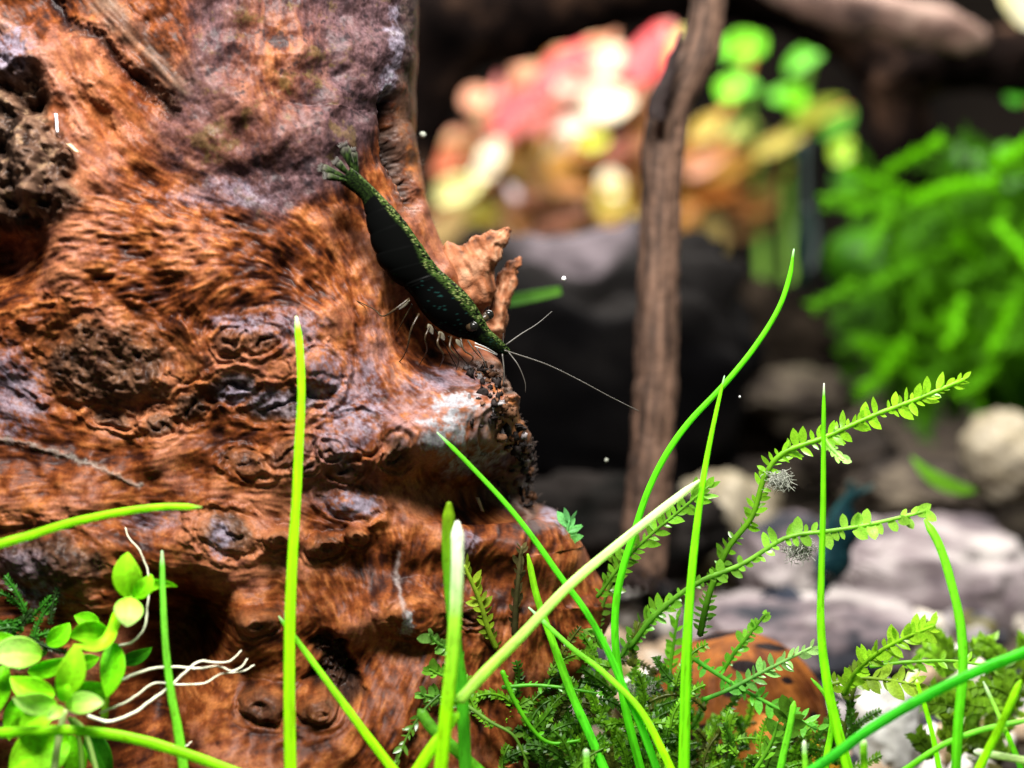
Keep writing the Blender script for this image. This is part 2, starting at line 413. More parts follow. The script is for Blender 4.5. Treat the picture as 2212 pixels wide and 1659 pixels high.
# pinkish tone low and at the crest
mixc(.45 * sstep(f200 + .3 * f40, .2, 1.6), C(.50, .20, .13))
fc = two(.22 * f40 + .20 * f12 + .12 * g1, C(.060, .036, .040), C(.215, .125, .140))
fm = film * (1 - .65 * gauss(590, 130, 60, 110) - .35 * gauss(430, 330, 70, 60) - .25 * gauss(520, 200, 60, 110))
mixc(np.clip(fm, 0, 1) * .93, fc)
mixc(film * sstep(f90 + .4 * f12, 1.0, 2.0) * .6, C(.18, .12, .03))
mixc(film * sstep(f40 - f90, 1.6, 2.6) * .8, C(.03, .022, .025))
bc = two(.35 * s40 + .25 * f40 + .12 * f12, C(.030, .018, .013), C(.25, .15, .10))
mixc(burl * .92, bc)
mixc(burl * sstep(.4 * f12 + f40, 1.2, 1.8), C(.42, .26, .15))
mixc(crust * .9, two(.2 * f12 + .45 * s25, C(.02, .013, .011), C(.26, .155, .11)))
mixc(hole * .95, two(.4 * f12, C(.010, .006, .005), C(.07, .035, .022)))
mixc(kmask['dark'] * .82, two(.3 * f40 + .12 * f12 + .15 * g1 + .1 * g3, C(.022, .013, .009), C(.20, .11, .065)))
mixc(kmask['brown'] * .6, two(.3 * f12 + .2 * f40, C(.06, .024, .013), C(.36, .17, .10)))
mixc(kmask['eye'] * .5, two(.3 * f12, C(.07, .03, .018), C(.34, .16, .09)))
mixc(kmask['bump'] * .45, two(.3 * f12, C(.09, .04, .02), C(.40, .20, .11)))
mixc(kmask['tan'] * .7, C(.45, .24, .13))
mixc(kmask['grey'] * .85, two(.35 * f40 + .25 * f12, C(.03, .024, .026), C(.36, .30, .33)))
mixc(rimm * .25, C(.50, .20, .08)); mixc(slits * .7, C(.020, .010, .007))
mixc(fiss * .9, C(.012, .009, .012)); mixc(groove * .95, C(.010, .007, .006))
mixc(strip * .8, two(.35 * g3 + .25 * g4, C(.05, .03, .022), C(.34, .22, .15)))
mixc(ridge1 * .7, two(.3 * g4, C(.45, .19, .12), C(.72, .42, .32))); mixc(ridge2 * .6, C(.66, .33, .22))
mixc(.75 * gauss(235, 235, 70, 55, 40) * (1 - strip), two(.3 * g4, C(.30, .06, .012), C(.60, .20, .06)))
mixc(streak * .55, C(.5, .45, .38))
mixc(sstep(gauss(862, 200, 30, 240) * (1 + .35 * f40), .35, .9) * .75 * (VV < 480), two(.4 * f12 + .2 * g3, C(.035, .025, .022), C(.20, .13, .10)))
LAV = [(822, 90, 14, 66, .9), (808, 190, 14, 42, 1.0), (690, 812, 36, 46, .7), (745, 925, 52, 56, .65), (770, 850, 40, 60, .55), (620, 700, 60, 24, .5), (1000, 1000, 50, 30, .5), (330, 1120, 50, 24, .5), (755, 1092, 50, 25, .95), (478, 1162, 20, 34, .9), (20, 860, 60, 66, .75), (90, 1290, 46, 26, .9), (40, 1220, 60, 40, .4),
       (1200, 1110, 26, 50, .9), (20, 110, 50, 46, .9), (510, 700, 44, 18, .6), (505, 852, 34, 17, .9), (585, 862, 40, 20, .6), (1000, 1170, 24, 26, .7), (-5, 770, 40, 30, .5), (470, 430, 90, 26, .4), (640, 735, 40, 30, .4), (1060, 1010, 40, 26, .6),
       (950, 830, 60, 25, .5), (800, 760, 30, 60, .25), (700, 1000, 60, 80, .2), (880, 900, 60, 60, .4)]
for (u, v, su, sv, k) in LAV:
    mixc(k * sstep(gauss(u, v, su, sv) * (1 + .28 * f40 + .16 * f12), .30, .95), two(.25 * f12 + .2 * f40, C(.20, .15, .20), C(.42, .36, .45)))
for (u, v, su, sv, k) in [(945, 888, 46, 22, .95), (920, 925, 34, 12, .95), (928, 958, 34, 20, .95), (1000, 960, 30, 40, .4), (985, 1000, 40, 14, .7), (1050, 985, 30, 14, .5), (880, 1340, 11, 24, 1.0), (872, 1362, 14, 10, .9), (810, 205, 9, 30, .7)]:
    mixc(k * sstep(gauss(u, v, su, sv) * (1 + .35 * f40 + .22 * f12), .35, .95), two(.25 * f12, C(.34, .34, .38), C(.66, .66, .68)))
mixc(.8 * sstep(gauss(1058, 940, 34, 24) * (1 + .2 * f12), .4, .9), C(.62, .25, .09))
mixc(stroke([(868, 1195), (858, 1240), (862, 1290), (876, 1330)], 4, 2, 61) * .6, C(.66, .56, .52))
mixc(sstep(f12 * .6 + g2 * .7, 3.4, 3.8) * .5, C(.75, .62, .52))

# silhouette of the log's outer edge
SIL = [(-300, 895), (0, 890), (100, 888), (200, 884), (280, 880), (340, 896), (420, 905), (480, 920), (530, 945), (600, 985), (660, 1020), (700, 1035), (760, 1045), (800, 1068), (850, 1085), (900, 1110), (950, 1140), (1000, 1150), (1060, 1142),
       (1090, 1160), (1105, 1205), (1150, 1225), (1190, 1240), (1240, 1290), (1290, 1335), (1340, 1330), (1420, 1270), (1500, 1190), (1580, 1110), (1660, 1085), (1760, 1080), (1960, 1100)]
LOG_D, LOG_B, LOG_BACK, LOG_CU = 0.95, 1.45, 3.2, -520
KD = (DIST + LOG_D) / 3750
rows = np.arange(-230, 1900, 2.45)
sv_, su_ = np.array([p[0] for p in SIL]), np.array([p[1] for p in SIL])
RU = np.interp(rows, sv_, su_)
kk = np.exp(-np.linspace(-2, 2, 13) ** 2); kk /= kk.sum()
RU = np.convolve(np.pad(RU, 6, 'edge'), kk, 'valid')
phi = np.concatenate([np.linspace(.20, math.pi / 2, 780), np.linspace(math.pi / 2, math.pi * 1.5, 70)[1:], np.linspace(-math.pi / 2, .20, 46)[1:-1]])
nC = len(phi); nR = len(rows)
sp = np.sign(np.sin(phi)) * np.abs(np.sin(phi)) ** (2 / 3.)
cp = np.abs(np.cos(phi)) ** (2 / 3.)
dep = np.where(np.cos(phi) > 0, -LOG_B * cp, LOG_BACK * cp) + LOG_D
Xp = (LOG_CU + (RU[:, None] - LOG_CU) * sp[None, :] - 1106) * KD
Zp = ((829.5 - rows)[:, None] * KD) * np.ones((1, nC))
Dp = np.broadcast_to(dep[None, :], Xp.shape)
CU = 1106 + Xp * 3750 / (DIST + Dp); CV = 829.5 - Zp * 3750 / (DIST + Dp)
def samp(img):
    x = np.clip((CU - U0) / ST, 0, WW - 1.01); y = np.clip((CV - V0) / ST, 0, HH - 1.01)
    xi = x.astype(int); yi = y.astype(int); fx_ = x - xi; fy_ = y - yi
    if img.ndim == 3: fx_ = fx_[..., None]; fy_ = fy_[..., None]
    return (img[yi, xi] * (1 - fx_) + img[yi, xi + 1] * fx_) * (1 - fy_) + (img[yi + 1, xi] * (1 - fx_) + img[yi + 1, xi + 1] * fx_) * fy_
Hmac = gblur(H, 16); Cs = samp(colr)
P3 = np.stack([Xp, Dp, Zp], -1)
dc = np.roll(P3, -1, 1) - np.roll(P3, 1, 1); dr = np.gradient(P3, axis=0)
nrm = np.cross(dc, dr); nrm /= np.linalg.norm(nrm, axis=-1, keepdims=True) + 1e-12
ctr = P3 - np.stack([np.full_like(Xp, (LOG_CU - 1106) * KD), np.full_like(Xp, LOG_D), Zp], -1)
nrm *= np.sign((nrm * ctr).sum(-1, keepdims=True))
face = np.clip(-nrm[..., 1] * 1.3, 0, 1)
Hs = samp(Hmac) * (.45 + .55 * face) + samp(H - Hmac) * (.04 + .46 * face)
P3 = P3 + nrm * Hs[..., None]
LOGU = 1106 + P3[..., 0] * 3750 / (DIST + P3[..., 1]); LOGV = 829.5 - P3[..., 2] * 3750 / (DIST + P3[..., 1])
def log_depth(u, v):
    """depth of the log's front where it shows at (u, v)"""
    sub = (slice(None, None, 2), slice(0, 800, 2))
    q = (LOGU[sub] - u) ** 2 + (LOGV[sub] - v) ** 2
    i = np.argmin(q); near = q < q.min() + 60
    return float(P3[sub][..., 1][near].min())
fw = np.array(FWD); up = np.array(UPV); cm = np.array(CAM)
W3 = cm + fw * (DIST + P3[..., 1:2]) + np.array([1, 0, 0]) * P3[..., 0:1] + up * P3[..., 2:3]
me = bpy.data.meshes.new('bark')
nv = nR * nC
me.vertices.add(nv + 2)
allv = np.concatenate([W3.reshape(-1, 3), [W3[0].mean(0)], [W3[-1].mean(0)]])
me.vertices.foreach_set('co', allv.astype(np.float32).ravel())
I, J = np.meshgrid(np.arange(nR - 1), np.arange(nC), indexing='ij')
J2 = (J + 1) % nC
q = np.stack([I * nC + J, (I + 1) * nC + J, (I + 1) * nC + J2, I * nC + J2], -1).reshape(-1, 4)
j = np.arange(nC); j2 = (j + 1) % nC
tri = np.concatenate([np.stack([np.full(nC, nv), j, j2], -1), np.stack([np.full(nC, nv + 1), (nR - 1) * nC + j2, (nR - 1) * nC + j], -1)])
loops = np.concatenate([q.ravel(), tri.ravel()]).astype(np.int32)
starts = np.concatenate([np.arange(len(q)) * 4, len(q) * 4 + np.arange(len(tri)) * 3]).astype(np.int32)
me.loops.add(len(loops)); me.loops.foreach_set('vertex_index', loops)
me.polygons.add(len(starts)); me.polygons.foreach_set('loop_start', starts)
me.polygons.foreach_set('use_smooth', np.ones(len(starts), bool))
ca = me.color_attributes.new('Col', 'FLOAT_COLOR', 'POINT')
cc = np.ones((nv + 2, 4), np.float32); cc[:nv, :3] = np.clip(Cs.reshape(-1, 3) * .37, 0.002, .9); cc[nv:, :3] = .1
ca.data.foreach_set('color', cc.ravel())
me.materials.append(M_log); me.update(calc_edges=True); me.validate()
log = empty('driftwood_log', PT(500, 1700, 1), 'huge knotty orange-brown driftwood log with a purple grey film near its top', 'driftwood')
link(bpy.data.objects.new('bark', me), log)

def loft(rowsLR, d, thick, nseg=24, nrow=60, amp=0.03, sc=3.0, seed=1.0, place=PT):
    """closed lump through pairs of traced edge points; thick = depth radius as a share of its half width"""
    A = catmull([r[0] for r in rowsLR], nrow); B = catmull([r[1] for r in rowsLR], nrow)
    D = catmull([(x, 0) for x in (d if isinstance(d, (list, tuple)) else [d] * len(rowsLR))], nrow)[:, 0]
    V = []; F = []; info = []
    for i in range(nrow):
        m = (A[i] + B[i]) / 2; h = (B[i] - A[i]) / 2
        hw = np.hypot(*h) * (DIST + D[i]) / 3750
        for k in range(nseg):
            th = 2 * math.pi * k / nseg
            p = m + h * math.cos(th)
            q = Vector(place(p[0], p[1], D[i] - hw * thick * math.sin(th)))
            cpt = Vector(place(m[0], m[1], D[i]))
            if amp:
                q = q + (q - cpt) * (amp * 8 * fb(q, sc, 4, seed)) + (q - cpt).normalized() * amp * fb(q, sc * 2.5, 3, seed + 3)
            V.append(q); info.append((i / (nrow - 1), th))
    for i in range(nrow - 1):
        for k in range(nseg):
            k2 = (k + 1) % nseg
            F.append((i * nseg + k, i * nseg + k2, (i + 1) * nseg + k2, (i + 1) * nseg + k))
    F.append(tuple(range(nseg))[::-1]); F.append(tuple((nrow - 1) * nseg + k for k in range(nseg)))
    return V, F, info

def woodcols(V, info, seed, dark=(.06, .022, .010), mid=(.36, .12, .045), lite=(.62, .33, .19), stretch=1.0):
    out = []
    for p, (s, th) in zip(V, info):
        n = fb((th * 1.5, s * 2.2 * stretch, 0), 2.2, 5, seed) * .6 + .45 * fb(p, 5, 4, seed) + .5
        n = min(max(n, 0), 1)
        a, b, k = (dark, mid, n / .5) if n < .5 else (mid, lite, (n - .5) / .5)
        out.append([a[i] + (b[i] - a[i]) * k for i in range(3)])
    return out

for rws, dd, sd in (([((935, 535), (1020, 700)), ((985, 537), (1062, 655)), ((1010, 532), (1072, 605)), ((1030, 512), (1080, 566)), ((1055, 503), (1090, 532)), ((1084, 497), (1096, 514)), ((1100, 492), (1104, 496))], [.75, .7, .65, .6, .6, .6, .62], 2.0),
                    ([((1015, 700), (1075, 740)), ((1052, 655), (1092, 700)), ((1070, 612), (1106, 650)), ((1080, 588), (1117, 606)), ((1099, 566), (1124, 576)), ((1120, 552), (1130, 558))], [.85, .8, .8, .8, .82, .85], 5.0)):
    V, F, info = loft(rws, dd, .75, 28, 70, .035, 4.0, sd)
    cs = [[x * .55 for x in c_] for c_ in woodcols(V, info, sd)]
    obj('splinter', V, F, M_wood2, log, cs)
# small crumbs of rotten wood on the crusty edge
for i in range(120):
    v = R.uniform(790, 1100); u = float(np.interp(v, sv_, su_)) - abs(R.gauss(0, 34)) + 4
    d = min(log_depth(u, v), 1.0) + .01
    r = R.uniform(.012, .034); sx = [R.uniform(.4, 1.7) for _ in range(3)]; c = PT(u, v, d)
    V = []; F = []
    for a in range(5):
        for b in range(8):
            th = math.pi * (a + .5) / 5; ph = 2 * math.pi * b / 8
            n = Vector((math.sin(th) * math.cos(ph), math.sin(th) * math.sin(ph), math.cos(th)))
            V.append(c + Vector((n.x * sx[0], n.y * sx[1], n.z * sx[2])) * r * (1 + 1.1 * fb(n, 1.9, 3, i)))
    for a in range(4):
        for b in range(8): F.append((a * 8 + b, a * 8 + (b + 1) % 8, (a + 1) * 8 + (b + 1) % 8, (a + 1) * 8 + b))
    F.append(tuple(range(8))); F.append(tuple(32 + b for b in range(7, -1, -1)))
    k = R.random(); cc_ = (.012, .008, .007) if k < .45 else ((.10, .045, .022) if k < .9 else (.2, .18, .18))
    obj('crumb', V, F, M_wood2, log, [cc_] * len(V))
# woolly fibres along the rim of the log
V = []; F = []
for i in range(260):
    v = R.uniform(300, 1120); u = float(np.interp(v, sv_, su_)) - R.uniform(-6, 10)
    d = .9 + R.uniform(-.25, .1); p = PT(u, v, d)
    q = p + Vector((R.uniform(0, .07), R.uniform(-.03, .03), R.uniform(-.03, .07)))
    m = (p + q) / 2 + Vector((R.gauss(0, .012), 0, R.gauss(0, .012)))
    v2, f2 = tube([p, m, q], [.0018, .0015, .001], 3)
    o = len(V); V += v2; F += [tuple(x + o for x in f) for f in f2]
tag(obj('fibre_fuzz', V, F, mat_principled('fuzz', color=(.12, .085, .07), rough=.9), log), kind='stuff')

# ------------------------------------------------------------------ leaves
def leaf_geo(base, tip, width, d0, d1, bend=0.0, tilt=0.0, cup=0.12, nl=12, nw=8, prof=None, tipc=None, basec=None, edge=None, arch=0.0, thick=.012, veins=False):
    if veins: nl, nw = 30, 16
    """a thin solid leaf from base to tip (traced px); bend curves it in the picture's plane, arch towards the viewer"""
    B = np.array(base, float); T = np.array(tip, float); ax = T - B; ln = np.hypot(*ax); ax /= ln; pr = np.array([-ax[1], ax[0]])
    V = []; cols = []; F = []
    for sd in (0, 1):
        for i in range(nl + 1):
            t = i / nl
            c = B + ax * ln * t + pr * bend * ln * 4 * t * (1 - t)
            d = d0 + (d1 - d0) * t - arch * 4 * t * (1 - t)
            if prof: wv = prof(t)
            else: wv = max(math.sin(math.pi * min(1, t ** .85 * .97 + .03)) ** .75, .0)
            k = (DIST + d) / 3750; hw = width / 2 * wv
            tg = ax + pr * bend * 4 * (1 - 2 * t); tg /= np.hypot(*tg); pp = np.array([-tg[1], tg[0]])
            for j in range(nw + 1):
                x = 2 * j / nw - 1
                p = c + pp * hw * x * math.cos(tilt)
                dd = d + hw * k * x * math.sin(tilt) - cup * hw * k * (x * x) * 1.2 + .05 * hw * k * math.exp(-(x / .12) ** 2)
                V.append(PT(p[0], p[1], dd + (thick if sd else 0)))
                bc, tc = np.array(basec), np.array(tipc)
                cl = bc + (tc - bc) * t
                if abs(x) < .13: cl = cl * 1.12
                if veins:
                    vn = abs(math.sin((t * 9 - abs(x) * 1.6) * math.pi)) ; cl = cl * (1 - .16 * (vn < .28) * (abs(x) > .1)) * (1 + .22 * mnoise.noise(Vector((p[0] * .09, p[1] * .09, d0))) + .12 * mnoise.noise(Vector((p[0] * .3, p[1] * .3, 5))))
                    if mnoise.noise(Vector((p[0] * .17, p[1] * .17, 11))) > .62: cl = cl * np.array((.55, .5, .5))
                if edge is not None and (abs(x) > .8 or t > .9): cl = np.array(edge)
                cols.append(cl)
    n = nw + 1; o = (nl + 1) * n
    for i in range(nl):
        for j in range(nw):
            a = i * n + j
            F.append((a, a + 1, a + n + 1, a + n)); F.append((o + a, o + a + n, o + a + n + 1, o + a + 1))
    rim = [i * n for i in range(nl + 1)] + [nl * n + j for j in range(1, n)] + [i * n + nw for i in range(nl - 1, -1, -1)] + [j for j in range(nw - 1, 0, -1)]
    for a, b in zip(rim, rim[1:] + rim[:1]): F.append((a, b, o + b, o + a))
    return V, F, cols

# ------------------------------------------------------------------ the shrimps
SD = [((757, 362), (735, 395)), ((775, 375), (752, 408)), ((800, 398), (780, 433)), ((840, 438), (786, 462)), ((867, 468), (791, 500)), ((897, 509), (799, 537)), ((923, 547), (811, 572)), ((942, 573), (838, 606)),
      ((968, 599), (878, 636)), ((1002, 629), (903, 676)), ((1024, 655), (935, 709)), ((1043, 685), (985, 732)), ((1058, 711), (1017, 737)), ((1078, 730), (1046, 752)), ((1093, 746), (1075, 765)), ((1103, 757), (1094, 767))]
SD = [(a, tuple(b[k] + (a[k] - b[k]) * .09 * math.sin(math.pi * i / 15) for k in (0, 1))) for i, (a, b) in enumerate(SD)]
SEGB = [0.0, .13, .21, .285, .36, .435, .51]
def shrimp(label, place, cat, pal, full=True):
    """place(u, v, dd) puts a traced point (dd: cm from the animal's middle plane, + away) into the world"""
    root = empty('shrimp', place(920, 600, 0), label, cat)
    nrow, ns = (260, 72) if full else (90, 28)
    A = catmull([r[0] for r in SD], nrow); B = catmull([r[1] for r in SD], nrow)
    V = []; F = []; cols = []
    dk, sp1, sp2, teal = [np.array(c) for c in pal]
    for i in range(nrow):
        s = i / (nrow - 1); m = (A[i] + B[i]) / 2; h = (B[i] - A[i]) / 2
        rel = 1.0; vent = 0.0
        for a, b in zip(SEGB[:-1], SEGB[1:]):
            if a <= s < b:
                f = (s - a) / (b - a); rel = 1 + .022 * (1 - f) ** 1.5 ; vent = .09 * math.sin(math.pi * f) ** .6 - .05
        if s >= SEGB[-1]: rel = 1.035 - .03 * min(1, (s - .51) / .2)
        hw = np.hypot(*h) * DIST / 3750
        for k in range(ns):
            th = 2 * math.pi * k / ns; c = math.cos(th)
            e = rel * (1 + (vent if s > .12 else 0) * max(0, c) ** 3 * (hw > .05))
            p = m + h * c * e
            tk = .62 if s < .5 else .70
            # pinch at the back so that the carapace has a keel near the beak
            V.append(place(p[0], p[1], -hw * tk * math.sin(th) * e))
            side = (1 - c) / 2                      # 1 at the back ridge, 0 at the belly
            bw = .77 + .06 * math.sin(s * 23) if s < .5 else .72 - .3 * max(0, s - .75)
            band = min(1, max(0, (side - bw) / .10)) if math.sin(th) >= -.2 else min(1, max(0, (side - .8) / .1))
            n1 = mnoise.noise(Vector((p[0] * .16, p[1] * .16, th * 2))); n2 = mnoise.noise(Vector((p[0] * .35, p[1] * .35, 9 + th)))
            n3 = mnoise.noise(Vector((p[0] * .05, p[1] * .05, 4)))
            cl = dk.copy()
            if n2 + .6 * n1 > -.12: cl = cl + (sp1 - cl) * band * min(1, .45 + 1.2 * (n2 + .6 * n1 + .12))
            if band > .5 and n2 > .36: cl = sp2
            if s > .80: cl = cl + (sp1 * .6 - cl) * .5 * max(0, n2 + .3)
            if s < .16: cl = cl + (sp1 * .7 - cl) * .6 * max(0, n2 + .35)
            if s > .5 and n2 > .44 and n3 > -.12 and band < .2: cl = teal
            cols.append(np.maximum(cl, .0015))
    for i in range(nrow - 1):
        for k in range(ns):
            k2 = (k + 1) % ns
            F.append((i * ns + k, i * ns + k2, (i + 1) * ns + k2, (i + 1) * ns + k))
    F.append(tuple(range(ns))[::-1]); F.append(tuple((nrow - 1) * ns + k for k in range(ns)))
    obj('body', V, F, M_shrimp, root, cols)
    # tail fan
    for (b, t, wd, dd) in (((768, 376), (741, 314), 20, .05), ((772, 380), (760, 325), 18, .09), ((756, 380), (726, 349), 16, -.03), ((748, 384), (693, 362), 18, -.07), ((750, 391), (703, 380), 14, -.10)):
        if not full and dd > .06: continue
        B_ = np.array(b, float); T_ = np.array(t, float); ax = T_ - B_; ln = np.hypot(*ax); ax /= ln; pr = np.array([-ax[1], ax[0]])
        V = []; F = []; cl = []
        for sd in (0, 1):
            for i in range(13):
                t_ = i / 12; hw = wd / 2 * (.45 + .9 * t_) * (1 if t_ < .8 else math.sqrt(max(.02, 1 - ((t_ - .8) / .22) ** 2)))
                for j in range(7):
                    x = j / 3 - 1; q_ = B_ + ax * ln * t_ + pr * hw * x
                    V.append(place(q_[0], q_[1], dd + .02 * x * x + (.012 if sd else 0)))
                    f = mnoise.noise(Vector((q_[0] * .3, q_[1] * .3, 2)))
                    c_ = dk + (sp1 - dk) * max(0, f + .25) * .9
                    if t_ > .72: c_ = c_ + (np.array([.11, .10, .08]) - c_) * min(1, (t_ - .72) / .22) * (.55 + .5 * f)
                    if abs(x) > .8 and t_ > .35: c_ = np.array([.05, .055, .035])
                    cl.append(c_)
        for i in range(12):
            for j in range(6):
                a = i * 7 + j
                F.append((a, a + 1, a + 8, a + 7)); F.append((91 + a, 91 + a + 7, 91 + a + 8, 91 + a + 1))
        rim = [i * 7 for i in range(13)] + [84 + j for j in range(1, 7)] + [i * 7 + 6 for i in range(11, -1, -1)] + [j for j in range(5, 0, -1)]
        for a, b2 in zip(rim, rim[1:] + rim[:1]): F.append((a, b2, 91 + b2, 91 + a))
        fan = obj('tail_blade', V, F, M_shrimp, root, cl)
        if full:                                   # bristle fringe on the blade's end
            V = []; F = []
            for x in np.linspace(-.9, .9, 13):
                q0 = T_ - ax * 3 + pr * wd * .5 * x; q1 = T_ + ax * R.uniform(4, 9) + pr * wd * .62 * x
                v2, f2 = tube([place(q0[0], q0[1], dd), place(q1[0], q1[1], dd)], [.004, .002], 4)
                o = len(V); V += v2; F += [tuple(a + o for a in f) for f in f2]
            tag(obj('bristle_fringe', V, F, M_feeler, fan), kind='stuff')
    # eyes on short stalks
    for (u, v, dd, r) in ((1021, 706, -.15, .042), (1054, 681, .12, .044)):
        st = (u - 9, v + 2) if dd < 0 else (u - 14, v + 12)
        V, F = tube([place(st[0], st[1], dd * .7), place(u, v, dd)], [.03, .04], 10)
        e = obj('eye_stalk', V, F, M_limb, root)
        V = []; F = []; c = Vector(place(u + 2, v - 1, dd))
        for a in range(9):
            for b in range(12):
                th = math.pi * a / 8; ph = 2 * math.pi * b / 12
                V.append(c + Vector((math.sin(th) * math.cos(ph), math.sin(th) * math.sin(ph), math.cos(th))) * r)
        for a in range(8):
            for b in range(12): F.append((a * 12 + b, a * 12 + (b + 1) % 12, (a + 1) * 12 + (b + 1) % 12, (a + 1) * 12 + b))
        obj('eye', V, F, M_eye, e)
    def limb(name, pts, dds, r0, r1, mat, n=8, k=14):
        q_ = catmull([(p[0], p[1], d_) for p, d_ in zip(pts, dds)], k)
        V, F = tube([place(*x) for x in q_], list(np.linspace(r0, r1, k)), n)
        return obj(name, V, F, mat, root)
    # antennae and antennules
    limb('antenna', [(1090, 757), (1115, 765), (1180, 787), (1245, 818), (1320, 858), (1380, 888)], [-.05, -.05, -.02, .05, .1, .15], .008, .0035, M_feeler, 6, 40)
    limb('antenna', [(1085, 765), (1088, 790), (1089, 812), (1087, 832)], [-.1, -.14, -.15, -.15], .007, .003, M_feeler, 6)
    limb('antennule', [(1093, 745), (1125, 722), (1160, 700), (1192, 673)], [0, .02, .06, .1], .008, .003, M_feeler, 6)
    limb('antennule', [(1098, 760), (1120, 790), (1134, 825), (1135, 848)], [-.05, -.1, -.1, -.08], .006, .0025, M_feeler, 6)
    if full:
        limb('antennule', [(1088, 748), (1087, 735), (1087, 720)], [.05, .06, .07], .004, .002, M_feeler, 5)
        limb('antennule', [(1030, 752), (1042, 772), (1050, 792)], [-.12, -.15, -.15], .006, .004, M_feeler, 5)
    for k_ in (0, 7):
        q_ = [(1026, 741 + k_), (1050, 751 + k_ * .8), (1074, 765 + k_ * .3)]
        limb('antennal_scale', q_, [-.17, -.17, -.13], .006, .003, M_straw2, 6, 8)
    # legs: hip, knee, ankle, toe
    LG = [([(884, 645), (855, 667), (827, 683), (808, 668), (760, 645)], [-.12, -.16, -.12, -.02, .14], .013), ([(905, 678), (888, 712), (880, 750), (866, 778), (840, 800)], [-.13, -.2, -.16, 0, .12], .012),
          ([(930, 702), (918, 730), (922, 757), (905, 790)], [-.13, -.2, -.12, .1], .012), ([(952, 718), (945, 742), (958, 768), (950, 792)], [-.14, -.22, -.2, -.05], .014), ([(975, 727), (972, 752), (990, 775), (985, 800)], [-.14, -.22, -.22, -.1], .014),
          ([(995, 731), (1002, 756), (1022, 772), (1010, 790)], [-.14, -.2, -.2, -.12], .013), ([(1010, 735), (1025, 758), (1040, 775)], [-.1, -.16, -.16], .011), ([(890, 658), (872, 690), (857, 720)], [.05, .08, .18], .010),
          ([(940, 712), (960, 745), (985, 790)], [.08, .1, .16], .010), ([(968, 726), (985, 758), (1018, 795)], [.08, .08, .14], .010)]
    for pts, dds, r in LG[:10 if full else 5]:
        lg = limb('leg', pts, dds, r * .8, r * .32, M_limb, 7, 18)
    if full:                                       # pale swimmeret and mouth-part flaps under the belly
        for (b, t, wd, dd) in (((885, 648), (862, 668), 9, -.1), ((925, 700), (935, 722), 12, -.14), ((948, 716), (960, 735), 12, -.15), ((985, 733), (1000, 752), 10, -.15)):
            V, F, cl = leaf_geo(b, t, wd, 0, 0, nl=5, nw=4, basec=(.10, .09, .06), tipc=(.035, .03, .026))
            off = Vector(place(b[0], b[1], dd)) - PT(b[0], b[1], 0)
            obj('mouth_flap', [p + off for p in V], F, M_shrimp, root, cl)
        V, F = tube([place(919, 600, -.215), place(928, 606, -.22), place(936, 612, -.215)], [.006, .010, .006], 8)
    return root
TAILD = min(log_depth(u, v) for (u, v) in ((700, 365), (745, 330), (790, 420), (800, 480), (840, 440))) - .10
MIDD = min(log_depth(u, v) for (u, v) in ((815, 560), (860, 600), (900, 560), (930, 600))) - .16
HEADD = min(min(log_depth(u, v), .6) for (u, v) in ((960, 700), (1000, 690), (1040, 700), (1010, 740))) - .16
print('SHRIMP', TAILD, MIDD, HEADD)
BASED = catmull([(TAILD, 0), (MIDD, 0), (max(HEADD, MIDD - .1), 0)], 41)[:, 0]
def shrimp_place(u, v, dd):
    s_ = min(1, max(0, ((u - 735) * .67 + (v - 365) * .74) / 545))
    base = np.interp(s_ * 40, np.arange(41), BASED)
    return PT(u, v, base + dd)
shrimp('small black-green shrimp with a speckled back clinging head down to the driftwood edge', shrimp_place, 'shrimp',
       [(.0008, .0016, .0013), (.028, .052, .010), (.13, .15, .05), (.006, .026, .022)])
def place2(u, v, dd):
    a, b = (u - 735) / 360.0, (v - 365) / 400.0            # along and down in the first animal
    s = ((u - 735) * .67 + (v - 365) * .74) / 545; o = (-(u - 735) * .74 + (v - 365) * .67) / 545
    o = o - .25 * s * (1 - s)
    return PT(1858 - 84 * s + o * 430, 1055 + 235 * s + o * 60, 5.2 + dd * 1.5)
shrimp('blurred dark teal shrimp standing head down beside the pale stone slab', place2, 'shrimp', [(.004, .016, .020), (.012, .05, .05), (.05, .12, .12), (.02, .08, .08)], full=False)

